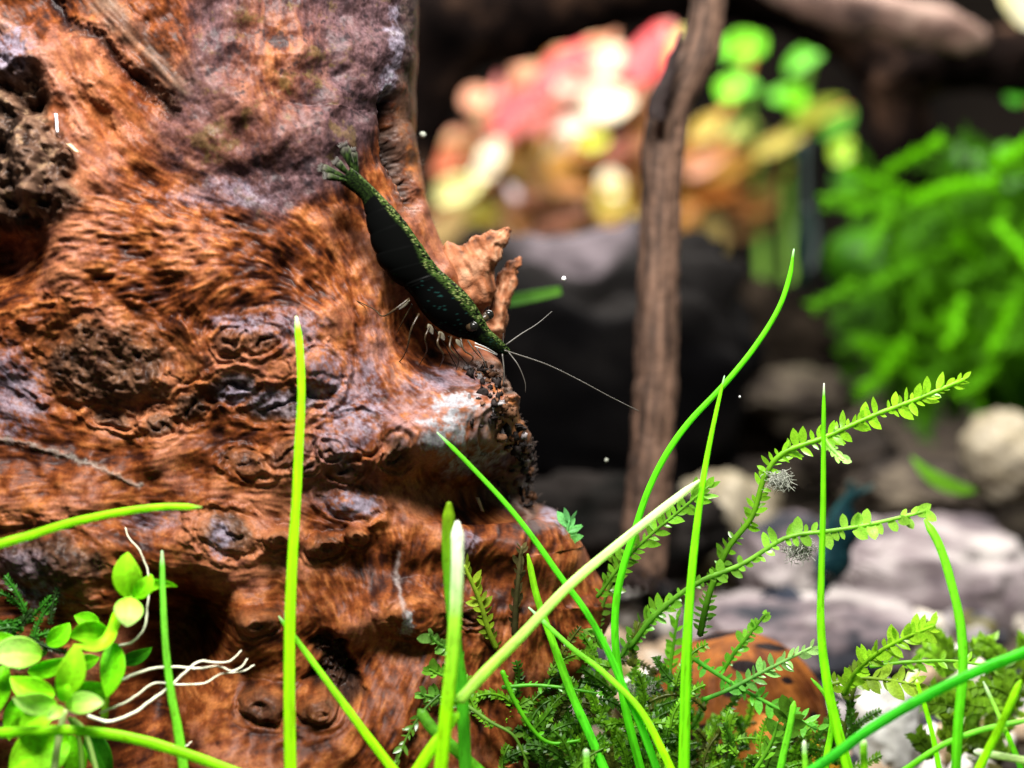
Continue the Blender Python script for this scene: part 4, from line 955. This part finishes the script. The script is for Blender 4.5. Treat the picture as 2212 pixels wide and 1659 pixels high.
# ------------------------------------------------------------------ snail
def snail():
    c = PT(1585, 1568, 2.3); root = empty('snail', PT(1585, 1700, 2.3), 'striped orange brown snail with black dashes half hidden behind the moss sprigs', 'snail')
    Rx = .94
    dash = [(1665, 1398, 36, 8, 8), (1612, 1440, 33, 14, 4), (1728, 1392, 40, 8, 30), (1514, 1586, 26, 20, -40), (1578, 1499, 18, 9, 10), (1718, 1603, 12, 22, 20), (1757, 1546, 10, 9, 0), (1405, 1420, 40, 50, 25), (1375, 1490, 12, 40, 5), (1548, 1372, 50, 8, -12), (1455, 1560, 20, 14, -60), (1700, 1470, 14, 8, 20)]
    def lump(name, cen, rad, col, dashes, parent, seed, squash=(1, 1, 1)):
        V = []; F = []; cl = []; na, nb = (210, 280) if len(dashes) > 3 else (80, 110)
        for a in range(na + 1):
            for b in range(nb):
                th = math.pi * a / na; ph = 2 * math.pi * b / nb
                n = Vector((math.sin(th) * math.cos(ph), math.sin(th) * math.sin(ph), math.cos(th)))
                rib = .010 * math.sin(ph * 40 + 3 * math.sin(th * 3)) * math.sin(th)
                p = cen + Vector((n.x * squash[0], n.y * squash[1], n.z * squash[2])) * rad * (1 + rib + .02 * fb(n, 1.5, 3, seed))
                V.append(p)
                dv = p - CAM; dz = dv.dot(FWD); u = 1106 + dv.x / dz * 3750; v = 829.5 - dv.dot(UPV) / dz * 3750
                k = .5 + .8 * fb(n, 2.5, 4, seed) + .25 * math.sin(ph * 9 + th * 4)
                k = min(max(k, 0), 1); q = np.array(col[0]) * (1 - k) + np.array(col[1]) * k
                for (du, dv_, ra, rb, ro) in dashes:
                    cr, sr = math.cos(math.radians(ro)), math.sin(math.radians(ro)); x = ((u - du) * cr + (v - dv_) * sr) / ra; y = (-(u - du) * sr + (v - dv_) * cr) / rb
                    f = x * x + y * y + .25 * fb(p, 6, 2, 3)
                    if f < 1.15 and n.y < .2: q = q + (np.array((.008, .005, .005)) - q) * min(1, (1.15 - f) / .3)
                cl.append(q)
        for a in range(na):
            for b in range(nb): F.append((a * nb + b, (a + 1) * nb + b, (a + 1) * nb + (b + 1) % nb, a * nb + (b + 1) % nb))
        return obj(name, V, F, M_snail, parent, cl)
    sh = lump('shell', c, Rx, ((.06, .017, .005), (.18, .06, .013)), dash, root, 2, (1, .95, 1))
    lump('whorl', PT(1632, 1640, 1.75), .52, ((.25, .08, .012), (.42, .17, .038)), [(1716, 1604, 10, 24, 15)], sh, 5, (.95, .9, 1.15))
    lump('whorl', PT(1745, 1660, 1.9), .38, ((.30, .14, .008), (.50, .26, .02)), [], sh, 8, (.9, .9, 1.2))
snail()

# ------------------------------------------------------------------ stones behind
def boulder(label, c, rx, ry, rz, mat, seed, amp=.3, sc=.9, cols=None, name='stone', cat='stone', group=None, na=48, nb=72, flat=0.0):
    V = []; F = []; cl = []
    for a in range(na + 1):
        for b in range(nb):
            th = math.pi * a / na; ph = 2 * math.pi * b / nb
            n = Vector((math.sin(th) * math.cos(ph), math.sin(th) * math.sin(ph), math.cos(th)))
            e = n.copy()
            if flat: e = Vector([math.copysign(abs(x) ** (1 - flat), x) for x in n])
            f = 1 + amp * fb(n, sc, 4, seed) + amp * .25 * fb(n, sc * 4, 3, seed)
            V.append(c + Vector((e.x * rx, e.y * ry, e.z * rz)) * f)
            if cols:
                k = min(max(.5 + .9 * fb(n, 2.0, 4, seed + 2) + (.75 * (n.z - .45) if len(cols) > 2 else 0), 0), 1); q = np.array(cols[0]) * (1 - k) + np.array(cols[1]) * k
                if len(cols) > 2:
                    t_ = min(1, max(0, (n.z - .975 + .05 * fb(n, 2.2, 3, seed + 7)) / .03)); q = q * (1 - t_) + np.array(cols[2]) * t_  # upward faces painted paler, standing in for light from above
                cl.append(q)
    for a in range(na):
        for b in range(nb): F.append((a * nb + b, (a + 1) * nb + b, (a + 1) * nb + (b + 1) % nb, a * nb + (b + 1) % nb))
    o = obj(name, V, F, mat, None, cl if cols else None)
    o.data.update()
    return tag(o, label, cat, group)
G = 'stones lying on the tank floor'
def px(n, d): return n * (DIST + d) / 3750
boulder('big rock behind the shrimp, painted black in shade with a painted lit top', PT(1230, 870, 11.5), px(400, 11.5), 1.3, px(335, 11.5), M_rock, 3, .30, 1.2, [(.0015, .0014, .0016), (.010, .009, .0085), (.085, .070, .076)], 'rock', 'rock', G, flat=.25)  # near-black colours hold painted shade, the last one is the painted lit top
boulder('dark low rock beside the wooden stick foot', PT(1290, 1150, 7.5), px(260, 7.5), 1.0, px(130, 7.5), M_rock, 9, .3, 1.1, [(.0025, .0025, .0022), (.012, .010, .009)], 'rock', 'rock', G)
boulder('wide pale pinkish stone slab lying on the tank floor', PT(1985, 1265, 8.5), px(245, 8.5), 1.7, px(125, 8.5), M_slab, 5, .20, 1.1, None, 'stone_slab', 'stone', G, flat=.3)
boulder('purple grey stone between the moss sprigs and the slab', PT(1700, 1215, 7.4), px(105, 7.4), .8, px(95, 7.4), M_slab, 15, .25, 1.3, None, 'stone', 'stone', G)
boulder('beige stone behind the needle straight grass blade', PT(1560, 1150, 9.0), px(135, 9.0), 1.0, px(120, 9.0), M_tan, 21, .25, 1.1, None, 'stone', 'stone', G)
boulder('cream flat stone in front of the slab just over the snail', PT(1720, 1360, 6.0), px(250, 6.0), 1.3, px(66, 6.0), M_slab, 33, .18, 1.1, None, 'stone', 'stone', G, flat=.2)
boulder('white rounded stone under the diagonal blurred grass blade', PT(1915, 1580, 2.6), px(80, 2.6), .5, px(110, 2.6), M_white, 12, .22, 1.2, None, 'stone', 'stone', G)
boulder('tan stone at the frame edge under the green moss mound', PT(2170, 985, 10), px(80, 10), 1.0, px(95, 10), M_tan, 41, .2, 1.2, None, 'stone', 'stone', G)
boulder('small blackish pebble lying against the slab foot', PT(1690, 1310, 6.3), px(50, 6.3), .3, px(40, 6.3), M_rock, 44, .3, 1.3, [(.006, .008, .012), (.03, .035, .05)], 'pebble', 'pebble', G)
boulder('dark blue grey pebble below the teal shrimp', PT(1810, 1330, 6.3), px(52, 6.3), .3, px(30, 6.3), M_rock, 47, .3, 1.3, [(.006, .008, .012), (.03, .035, .05)], 'pebble', 'pebble', G)
boulder('round black pebble near the tan stone', PT(2112, 1170, 9), px(32, 9), .35, px(32, 9), M_rock, 49, .2, 1.3, [(.006, .007, .008), (.03, .03, .03)], 'pebble', 'pebble', G)
boulder('brown lumpy stone in the dim water under the moss mound', PT(1830, 980, 13), px(110, 13), 1.3, px(70, 13), M_soil, 52, .3, 1.3, None, 'stone', 'stone', G)
boulder('dark brown rock mass behind the wooden stick in the dim water', PT(1640, 800, 17), px(190, 17), 1.4, px(170, 17), M_rock, 61, .35, 1.3, [(.004, .003, .0025), (.022, .016, .011)], 'rock', 'rock', G)
boulder('dull pinkish stone beside the wooden stick in the dim water', PT(1720, 860, 16), px(120, 16), 1.4, px(70, 16), M_soil, 53, .3, 1.3, None, 'stone', 'stone', G)
boulder('olive brown stone under the tan stone', PT(1990, 1060, 11), px(150, 11), 1.2, px(60, 11), M_soil, 54, .3, 1.3, None, 'stone', 'stone', G)
# loose gravel that nobody could count
V = []; F = []; cl = []
rg = random.Random(4)
for i in range(420):
    u, v, d = rg.uniform(1000, 2260), 0, rg.uniform(1.8, 9)
    p = PT(u, 1500, d); x, y = p.x, p.y; r = rg.uniform(.10, .26)
    z = GZ + .28 * fb((x, y, 0), .35, 4) + .12 * fb((x, y, 0), 1.3, 3, 5) + r * .5
    cc_ = rg.choice([(.42, .38, .32), (.6, .56, .52), (.30, .22, .15), (.03, .03, .035), (.10, .09, .03), (.22, .2, .2)])
    o = len(V)
    for a in range(7):
        for b in range(8):
            th = math.pi * (a + .3) / 6.6; ph = 2 * math.pi * b / 8; n = Vector((math.sin(th) * math.cos(ph), math.sin(th) * math.sin(ph), math.cos(th) * .8))
            V.append(Vector((x, y, z)) + n * r * (1 + .45 * fb(n, 1.2, 2, i))); cl.append(cc_)
    for a in range(6):
        for b in range(8): F.append((o + a * 8 + b, o + (a + 1) * 8 + b, o + (a + 1) * 8 + (b + 1) % 8, o + a * 8 + (b + 1) % 8))
    F.append(tuple(o + b for b in range(8))); F.append(tuple(o + 48 + b for b in range(7, -1, -1)))
tag(obj('gravel', V, F, M_rock, None, cl), 'loose mixed pebbles and gravel on the tank floor', None, None, 'stuff')

# ------------------------------------------------------------------ wooden stick and arching driftwood
stick_rows = [((1462, -160), (1540, -160)), ((1492, -40), (1570, -40)), ((1488, 40), (1566, 40)), ((1462, 110), (1556, 110)), ((1432, 180), (1522, 180)), ((1406, 240), (1494, 240)), ((1390, 280), (1486, 285)), ((1384, 340), (1478, 345)), ((1384, 420), (1470, 425)), ((1380, 520), (1468, 520)), ((1374, 640), (1468, 640)),
              ((1372, 780), (1466, 780)), ((1368, 880), (1462, 880)), ((1362, 960), (1456, 960)), ((1352, 1050), (1450, 1050)), ((1342, 1140), (1444, 1140)), ((1340, 1200), (1440, 1205)), ((1352, 1235), (1436, 1240)), ((1372, 1262), (1420, 1262))]
V, F, info = loft(stick_rows, 4.0, .9, 40, 260, .012, 2.0, 12)
cs = []
for i_, (p, (s, th)) in enumerate(zip(V, info)):
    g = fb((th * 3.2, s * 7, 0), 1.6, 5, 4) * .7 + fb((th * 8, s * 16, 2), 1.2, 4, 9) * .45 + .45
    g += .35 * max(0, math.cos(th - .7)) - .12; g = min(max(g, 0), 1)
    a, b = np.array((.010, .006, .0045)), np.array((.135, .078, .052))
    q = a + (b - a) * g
    if s > .965: q = q * .15
    cs.append(q)
    ctr_ = Vector(V[i_ - i_ % 40])
stick = empty('wooden_stick', PT(1400, 1250, 4), 'upright brown wooden stick with a bend near its top standing behind the shrimp', 'stick')
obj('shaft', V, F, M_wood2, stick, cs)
V, F, info = loft([((1395, 255), (1440, 262)), ((1398, 225), (1440, 235)), ((1420, 180), (1450, 190)), ((1446, 120), (1466, 128)), ((1470, 70), (1476, 74))], 3.55, .5, 16, 30, .02, 3, 3)
obj('knot_ridge', V, F, M_wood2, stick, [(.015, .009, .008)] * len(V))
V = []; F = []
for i in range(26):
    p = PT(R.uniform(1350, 1435), R.uniform(1225, 1260), 3.7); q = p + Vector((R.uniform(-.12, .12), R.uniform(-.1, .1), -R.uniform(.05, .2)))
    v2, f2 = tube([p, q], [.02, .006], 5); o = len(V); V += v2; F += [tuple(x + o for x in f) for f in f2]
tag(obj('splinter_fringe', V, F, M_wood2, stick, [(.02, .012, .01)] * len(V)), kind='stuff')

def bough(name, pts, mat, parent, seed, nseg=28, n=110, amp=.10):
    """pts: (u, v, r px, d)"""
    q_ = catmull(pts, n); path = [PT(p[0], p[1], p[3]) for p in q_]; rad = [p[2] * (DIST + p[3]) / 3750 for p in q_]
    V, F = tube(path, rad, nseg)
    out = []
    for i, p in enumerate(V):
        k = min(i // nseg, n - 1); d_ = p - path[k]
        out.append(p + d_ * (amp * 3 * fb(p, .5, 4, seed)) + (d_.normalized() if d_.length else d_) * amp * .5 * fb(p, 2.5, 3, seed))
    return obj(name, out, F, mat, parent)
arch = empty('arching_driftwood', PT(1940, 420, 15), 'black arching driftwood spanning the top of the scene behind the stick', 'driftwood')
bough('trunk', [(760, 640, 90, 15), (830, 420, 95, 15), (870, 250, 105, 15), (950, 90, 120, 15), (1110, 20, 112, 15.2), (1300, -28, 92, 15.5), (1480, -40, 84, 15.5), (1640, -20, 80, 15.5), (1780, 20, 78, 15.5), (1880, 90, 72, 15.2), (1930, 200, 66, 15), (1945, 320, 62, 15), (1950, 470, 60, 15)], M_dark, arch, 3)
bough('root_limb', [(1905, 190, 50, 14.7), (2000, 160, 60, 14.4), (2110, 130, 66, 14), (2260, 130, 70, 13.6)], M_dark, arch, 8)
pale = empty('pale_bough', PT(1900, -40, 12.5), 'pale pinkish brown bough lying on top of the arching driftwood', 'driftwood')
bough('bough', [(1560, -100, 50, 13.0), (1720, -20, 42, 12.7), (1850, 22, 44, 12.5), (1980, 50, 44, 12.5), (2070, 74, 36, 12.5), (2120, 84, 20, 12.6)], M_pale, pale, 5)

# ------------------------------------------------------------------ plants in the blurred background
M_bgleaf = mat_leaf('background_leaf', 'Col', .4, .4, .4, 3, .15)
def bgplant(label, stems, leaves, name='water_plant', group='coloured plants growing behind the driftwood', stemc=(.45, .18, .05), far=7):
    p0 = stems[0][0]; root = empty(name, PT(p0[0], p0[1], p0[2] + far), label, 'water plant', group)
    for st in stems:
        if far: st = [(st[0][0] + 20, 930, st[0][2])] + list(st)
        st = [(p[0], p[1], p[2] + far) for p in st]
        q_ = catmull(st, 24); V, F = tube([PT(*p) for p in q_], list(np.linspace(.14, .08, 24)), 8)
        obj('stem', V, F, M_bgleaf, root, [stemc] * len(V))
    for (b, t, wd, d0, d1, col) in leaves:
        V, F, cl = leaf_geo(b, t, wd, d0 + far, d1 + far, R.uniform(-.1, .1), R.uniform(-.5, .5), .25, nl=8, nw=6, basec=np.array(col) * .85, tipc=col, thick=.03)
        obj('leaf', V, F, M_bgleaf, root, cl)
RED, PINK, SAL, ORG, CRM, YEL, BRN = (.78, .07, .08), (.86, .30, .26), (.88, .44, .26), (.62, .26, .05), (.95, .84, .62), (.88, .80, .26), (.30, .15, .03)
def fill(n, box, wd, dd, cset, seed, poly=None):
    rr = random.Random(seed); out = []
    while len(out) < n:
        u, v = rr.uniform(box[0], box[2]), rr.uniform(box[1], box[3])
        if poly:
            ins = False; m = len(poly)
            for i in range(m):
                (x1, y1), (x2, y2) = poly[i], poly[(i + 1) % m]
                if (y1 > v) != (y2 > v) and u < (x2 - x1) * (v - y1) / (y2 - y1) + x1: ins = not ins
            if not ins: continue
        a = rr.gauss(-.8, .6); l = rr.uniform(*wd) * 1.25; d = rr.uniform(*dd)
        out.append(((u - math.cos(a) * l / 2, v - math.sin(a) * l / 2), (u + math.cos(a) * l / 2, v + math.sin(a) * l / 2), l * rr.uniform(.26, .5), d, d + rr.uniform(-.6, .6), rr.choice(cset)))
    return out
bgplant('bright red leaved plant with long red top leaves behind the stick', [[(1200, 480, 21), (1220, 330, 20.5), (1260, 180, 20), (1290, 100, 20)], [(1340, 480, 21), (1370, 300, 20), (1400, 120, 20)]],
        [((1062, 285), (1180, 190), 66, 18, 18.4, RED), ((1150, 215), (1285, 88), 70, 18.4, 19, RED), ((1352, 180), (1425, 52), 84, 18, 18.5, RED), ((1120, 260), (1220, 215), 50, 17.8, 18, PINK), ((1385, 150), (1450, 40), 60, 19, 19.5, PINK),
         ((1230, 150), (1330, 60), 60, 20, 20, SAL), ((1180, 130), (1260, 90), 50, 20.5, 20.5, ORG), ((1290, 160), (1345, 100), 60, 19.6, 19.6, CRM), ((1440, 150), (1480, 60), 50, 19.5, 19.5, YEL)])
bgplant('cream and salmon leaved bushy plant behind the shrimp', [[(1120, 500, 21), (1110, 400, 20), (1080, 300, 20)], [(1280, 500, 21), (1290, 400, 20), (1310, 250, 20)]],
        [((1255, 225), (1372, 220), 96, 17, 17, CRM), ((1200, 170), (1265, 190), 66, 17.5, 17.5, (.9, .62, .5)), ((1040, 320), (1085, 350), 84, 17.2, 17.2, CRM), ((1030, 350), (1060, 385), 70, 17, 17, CRM), ((935, 430), (1045, 390), 66, 16.6, 16.6, (.95, .92, .40)),
         ((1290, 470), (1345, 395), 82, 16.8, 16.8, (.92, .74, .16)), ((1315, 365), (1335, 430), 60, 16.8, 16.8, CRM), ((1250, 300), (1315, 300), 50, 16.8, 16.8, (.66, .72, .05)), ((1195, 280), (1300, 275), 40, 17, 17, (.95, .72, .6)), ((1100, 420), (1118, 408), 44, 16.5, 16.5, (.75, .6, .6)),
         ((1090, 200), (1180, 160), 60, 19.5, 19.5, SAL), ((1000, 230), (1060, 200), 60, 19, 19, SAL), ((930, 370), (1000, 330), 60, 18.5, 18.5, (.75, .22, .10))]
        + fill(34, (930, 90, 1490, 330), (70, 120), (19.5, 21), [SAL, CRM, PINK, (.85, .45, .25), (.8, .6, .3)], 3, [(930, 330), (950, 220), (1080, 150), (1300, 60), (1470, 60), (1420, 330)]))
bgplant('orange and brown leaved undergrowth below the cream leaves', [[(1150, 540, 22), (1160, 460, 21), (1170, 380, 21)], [(1300, 540, 22), (1310, 470, 21), (1330, 400, 21)]],
        [((1180, 350), (1260, 370), 60, 18, 18, (.70, .36, .05)), ((1130, 340), (1200, 420), 60, 19, 19, BRN), ((1230, 380), (1300, 350), 50, 18, 18, BRN), ((1000, 470), (1080, 455), 40, 18, 18, (.5, .45, .05))]
        + fill(56, (930, 300, 1420, 500), (70, 120), (19, 21.5), [ORG, BRN, (.62, .30, .08), SAL, (.50, .34, .05), (.7, .5, .2)], 4))
bgplant('orange stemmed plant with yellow green leaves behind the stick', [[(1470, 420, 21), (1580, 350, 20), (1700, 290, 19.5), (1830, 235, 19)], [(1480, 350, 20.5), (1560, 250, 20), (1610, 160, 20), (1625, 80, 20)], [(1500, 440, 20), (1560, 400, 20), (1640, 350, 20)]],
        [((1500, 400), (1640, 345), 50, 19, 19, (.75, .42, .08)), ((1620, 340), (1740, 290), 40, 18.7, 18.7, (.72, .60, .10)), ((1480, 430), (1600, 410), 50, 19, 19, (.60, .20, .03)), ((1560, 430), (1680, 440), 60, 19.5, 19.5, (.36, .14, .03)), ((1490, 300), (1560, 240), 50, 19, 19, (.75, .55, .10)),
         ((1480, 380), (1560, 340), 44, 18.6, 18.6, SAL), ((1700, 290), (1820, 215), 36, 18.6, 18.6, (.5, .62, .06)), ((1560, 300), (1640, 270), 40, 19, 19, (.5, .55, .1))] + fill(16, (1470, 330, 1700, 500), (60, 110), (19.5, 21), [ORG, BRN, (.30, .26, .04), (.4, .3, .08)], 6), stemc=(.70, .40, .08))
GR1, GR2 = (.28, .85, .02), (.16, .62, .02)
bgplant('bright green round leaved plant between the stick and the arch foot', [[(1640, 420, 20), (1620, 280, 19), (1600, 120, 18.5)], [(1700, 400, 20), (1720, 260, 19), (1750, 130, 18.5)]],
        [((1580, 130), (1625, 70), 62, 17.5, 17.5, GR1), ((1610, 110), (1650, 80), 50, 17.6, 17.6, GR1), ((1560, 215), (1600, 170), 56, 17.3, 17.3, GR1), ((1575, 170), (1640, 190), 40, 17.5, 17.5, GR2), ((1705, 235), (1738, 190), 62, 17, 17, GR1), ((1700, 160), (1790, 100), 40, 18, 18, GR2),
         ((1660, 210), (1720, 195), 34, 17.5, 17.5, GR2), ((1770, 290), (1840, 235), 50, 17, 17, (.14, .45, .03)), ((1800, 350), (1838, 300), 50, 16.5, 16.5, (.45, .72, .03)), ((1800, 385), (1860, 395), 50, 16.5, 16.5, (.22, .66, .10)), ((1545, 120), (1570, 90), 36, 18, 18, GR2)], stemc=(.2, .4, .05))
bgplant('dark bottle green stem in the dim water behind the tall curved blade', [[(1735, 620, 15), (1738, 520, 15), (1742, 420, 15), (1740, 310, 15)]], [((1738, 600), (1748, 440), 62, 14.6, 14.6, (.006, .022, .018)), ((1722, 350), (1745, 300), 44, 15, 15, (.01, .03, .02))], group=None, far=0, stemc=(.008, .02, .016))
bgplant('pale yellow leaf tips hanging in the top corner above the bough', [[(2230, -60, 12), (2210, -20, 12), (2190, 10, 12)]], [((2160, -40), (2205, 60), 50, 11.8, 11.8, (.9, .85, .5)), ((2195, -30), (2235, 70), 50, 11.7, 11.7, (.95, .92, .7))], group=None, far=0)
bgplant('bright green leaves at the frame edge under the bough', [[(2260, 260, 14), (2220, 200, 14), (2190, 175, 14)]], [((2140, 165), (2215, 160), 40, 13.8, 13.8, (.12, .66, .05)), ((2170, 200), (2225, 210), 50, 13.8, 13.8, (.16, .72, .05)), ((2195, 180), (2260, 190), 60, 14, 14, GR2)], group=None, far=0)
# narrow leaves standing alone
V, F, cl = leaf_geo((1070, 655), (1212, 628), 28, 3.6, 3.6, 0, .3, .2, basec=(.03, .10, .02), tipc=(.10, .26, .03), prof=lambda t: .55 + .45 * math.sin(math.pi * min(1, .3 + t * .6)))
tag(obj('grass_leaf', V, F, M_leaf, None, cl), 'dim green leaf blade sticking out behind the driftwood splinter', 'leaf')
V, F, cl = leaf_geo((2110, 1060), (1968, 985), 34, 6.5, 6.5, -.12, .2, .2, basec=(.10, .26, .01), tipc=(.20, .50, .03))
tag(obj('grass_leaf', V, F, M_leaf, None, cl), 'blurred green leaf lying in front of the tan stone', 'leaf')

# moss mound at the frame edge: fronds that can be told apart, one part each
M_mound = mat_leaf('mound_leaf', 'obj', .4, .6, .08, 12, .25)
def mound():
    root = empty('moss_mound', PT(2100, 880, 11), 'large bright green moss mound hanging at the edge of the frame', 'moss')
    rr = random.Random(12); V = []; F = []; cl = []
    protos = []
    for k in range(6):
        V = []; F = []; n_ = 15; bend = rr.uniform(-.8, .8); P = []
        for i in range(n_):
            t = i / (n_ - 1); P.append(Vector((t, .3 * bend * t * t, -.12 * t * t)))
        v2, f2 = tube(P, [.022] * n_, 5); V += v2; F += f2
        for i in range(1, n_):
            for h_ in (0, .33, .66):
                for sd in (1, -1):
                    p = P[i - 1].lerp(P[i], h_); tg = (P[i] - P[i - 1]).normalized(); pr = Vector((-tg.y, tg.x, 0)).normalized()
                    x = (tg * .8 + pr * sd * rr.uniform(.3, 1.1) + Vector((0, 0, rr.gauss(0, .6)))).normalized(); y = x.cross(Vector((rr.gauss(0, .3), rr.gauss(0, .3), 1))).normalized()
                    l = rr.uniform(.09, .19); o = len(V); V += [p, p + x * l * .45 + y * l * .13, p + x * l, p + x * l * .45 - y * l * .13]; F.append((o, o + 1, o + 2, o + 3))
        protos.append(make_mesh('frond', V, F, M_mound))
    inv = parent_inv(root)
    spots = [(1905, 375, 1960, 345, .95), (1960, 440, 2090, 370, 1.1), (2140, 360, 2230, 300, 1.2), (1930, 440, 1890, 500, .7), (2080, 640, 2070, 720, 1.0), (1960, 730, 1900, 830, 1.0), (2150, 480, 2210, 540, 1.2), (1850, 600, 1820, 640, .6), (1990, 560, 1930, 590, .7), (2200, 640, 2160, 720, 1.1), (1890, 400, 1820, 420, .6), (2160, 780, 2110, 830, .8)]
    for i in range(290):
        if i < len(spots):
            u, v, u2, v2, br = spots[i]; d = 12.4; br *= .85
        else:
            while True:
                u, v = rr.uniform(1925, 2330), rr.uniform(330, 800)
                edge = 330 + max(0, 2212 - u) * .30 if u > 1880 else 420
                if v > edge and v < 900 - max(0, 1960 - u) * 1.3 and (u - 1800) > -200: break
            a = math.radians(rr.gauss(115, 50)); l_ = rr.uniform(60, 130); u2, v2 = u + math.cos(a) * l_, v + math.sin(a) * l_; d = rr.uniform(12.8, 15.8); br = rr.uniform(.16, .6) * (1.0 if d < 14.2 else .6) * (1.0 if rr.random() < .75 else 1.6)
        p, q = PT(u, v, d), PT(u2, v2, d - rr.uniform(.2, .8)); x = (q - p); ln = max(x.length, .9) * 1.25; x.normalize()
        toc = (CAM - p).normalized() + Vector((rr.gauss(0, .3), 0, rr.gauss(.3, .3))); z = (toc - x * toc.dot(x)).normalized(); y = z.cross(x)
        o = bpy.data.objects.new('frond', protos[i % 6]); M = Matrix((x, y, z)).transposed().to_4x4(); M.translation = p
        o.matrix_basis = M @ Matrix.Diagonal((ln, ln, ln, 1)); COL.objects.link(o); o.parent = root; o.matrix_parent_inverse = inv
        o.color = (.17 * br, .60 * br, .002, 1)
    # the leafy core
    V = []; F = []
    for a in range(25):
        for b in range(36):
            th = math.pi * a / 24; ph = 2 * math.pi * b / 36; n = Vector((math.sin(th) * math.cos(ph), math.sin(th) * math.sin(ph), math.cos(th)))
            V.append(PT(2190, 640, 16.6) + Vector((n.x * px(310, 16.6), n.y * 1.2, n.z * px(240, 16.6))) * (1 + .5 * fb(n, 1.6, 4, 5)))
    for a in range(24):
        for b in range(36): F.append((a * 36 + b, (a + 1) * 36 + b, (a + 1) * 36 + (b + 1) % 36, a * 36 + (b + 1) % 36))
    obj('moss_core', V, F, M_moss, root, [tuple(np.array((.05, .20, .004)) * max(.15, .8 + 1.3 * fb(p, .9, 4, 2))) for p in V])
mound()

# ------------------------------------------------------------------ small things
def ball(name, u, v, d, r, mat, label, cat, st=(1, 1, 1), group=None):
    V = []; F = []; c = PT(u, v, d)
    for a in range(9):
        for b in range(12):
            th = math.pi * a / 8; ph = 2 * math.pi * b / 12; n = Vector((math.sin(th) * math.cos(ph), math.sin(th) * math.sin(ph), math.cos(th)))
            V.append(c + Vector((n.x * st[0], n.y * st[1], n.z * st[2])) * r * (1 + .3 * fb(n, 1.5, 2, u)))
    for a in range(8):
        for b in range(12): F.append((a * 12 + b, (a + 1) * 12 + b, (a + 1) * 12 + (b + 1) % 12, a * 12 + (b + 1) % 12))
    return tag(obj(name, V, F, mat), label, cat, group)
SPG = 'specks drifting in the water'
ball('water_speck', 1218, 602, .2, .020, M_speck, 'bright white speck drifting near the shrimp and the dim green leaf', 'speck', group=SPG)
ball('water_speck', 913, 291, 1.0, .03, M_fluff, 'grey fluffy speck floating beside the driftwood rim under the arch', 'speck', group=SPG)
ball('water_speck', 1310, 994, 1.2, .016, M_fluff, 'faint speck floating beside the foot of the wooden stick', 'speck', group=SPG)
ball('water_speck', 1598, 857, .2, .010, M_speck, 'tiny speck floating past the tallest grass blade', 'speck', group=SPG)
def chip(name, a, b, w_, mat, label, cat):
    m = ((a[0] + b[0]) / 2, (a[1] + b[1]) / 2); d = min(log_depth(*a), log_depth(*b), log_depth(*m)) - .03
    V, F, info = loft([((a[0] - w_ / 2, a[1]), (a[0] + w_ / 2, a[1] + 1)), ((m[0] - w_ / 2, m[1]), (m[0] + w_ / 2, m[1] + 1)), ((b[0] - w_ / 2, b[1]), (b[0] + w_ / 2, b[1] + 1))], d, .6, 8, 8, .006, 4, 2)
    return tag(obj(name, V, F, mat), label, cat)
chip('glass_splinter', (121, 245), (124, 286), 7, M_glint, 'shiny silver splinter standing on the dark burl of the driftwood', 'splinter')
M_straw = mat_principled('straw', color=(.50, .34, .20), rough=.6, noise_scale=20, noise_amt=.3)
chip('wood_chip', (146, 310), (166, 328), 14, M_straw, 'pale yellow wood chip on the edge of the dark burl', 'wood chip')
chip('straw_bit', (1031, 1074), (1042, 1104), 7, M_straw, 'grey brown straw bit lying on the driftwood under the sloping blade', 'straw')
# pale mineral thread and fluff
def fluff(label, c, n, r, d, seed):
    V = []; F = []; rr = random.Random(seed)
    for i in range(n):
        p = PT(c[0] + rr.gauss(0, r), c[1] + rr.gauss(0, r * .7), d + rr.gauss(0, .04)); q = p + Vector((rr.gauss(0, .025), rr.gauss(0, .03), rr.gauss(-.01, .025)))
        v2, f2 = tube([p, (p + q) / 2 + Vector((rr.gauss(0, .02), 0, rr.gauss(0, .02))), q], [.0028, .0022, .0014], 4); o = len(V); V += v2; F += [tuple(x + o for x in f) for f in f2]
    tag(obj('algae_fluff', V, F, M_fluff), label, kind='stuff')
fluff('white algae fluff clinging to the bend of the long bright moss sprig', (1683, 1035), 420, 11, 0, 1)
fluff('pale fluff hanging under the middle of the round leaved sprig', (1728, 1188), 420, 15, -.1, 2)
fluff('grey blue fluff in the dark moss beside the snail', (1388, 1490), 260, 14, .4, 3)
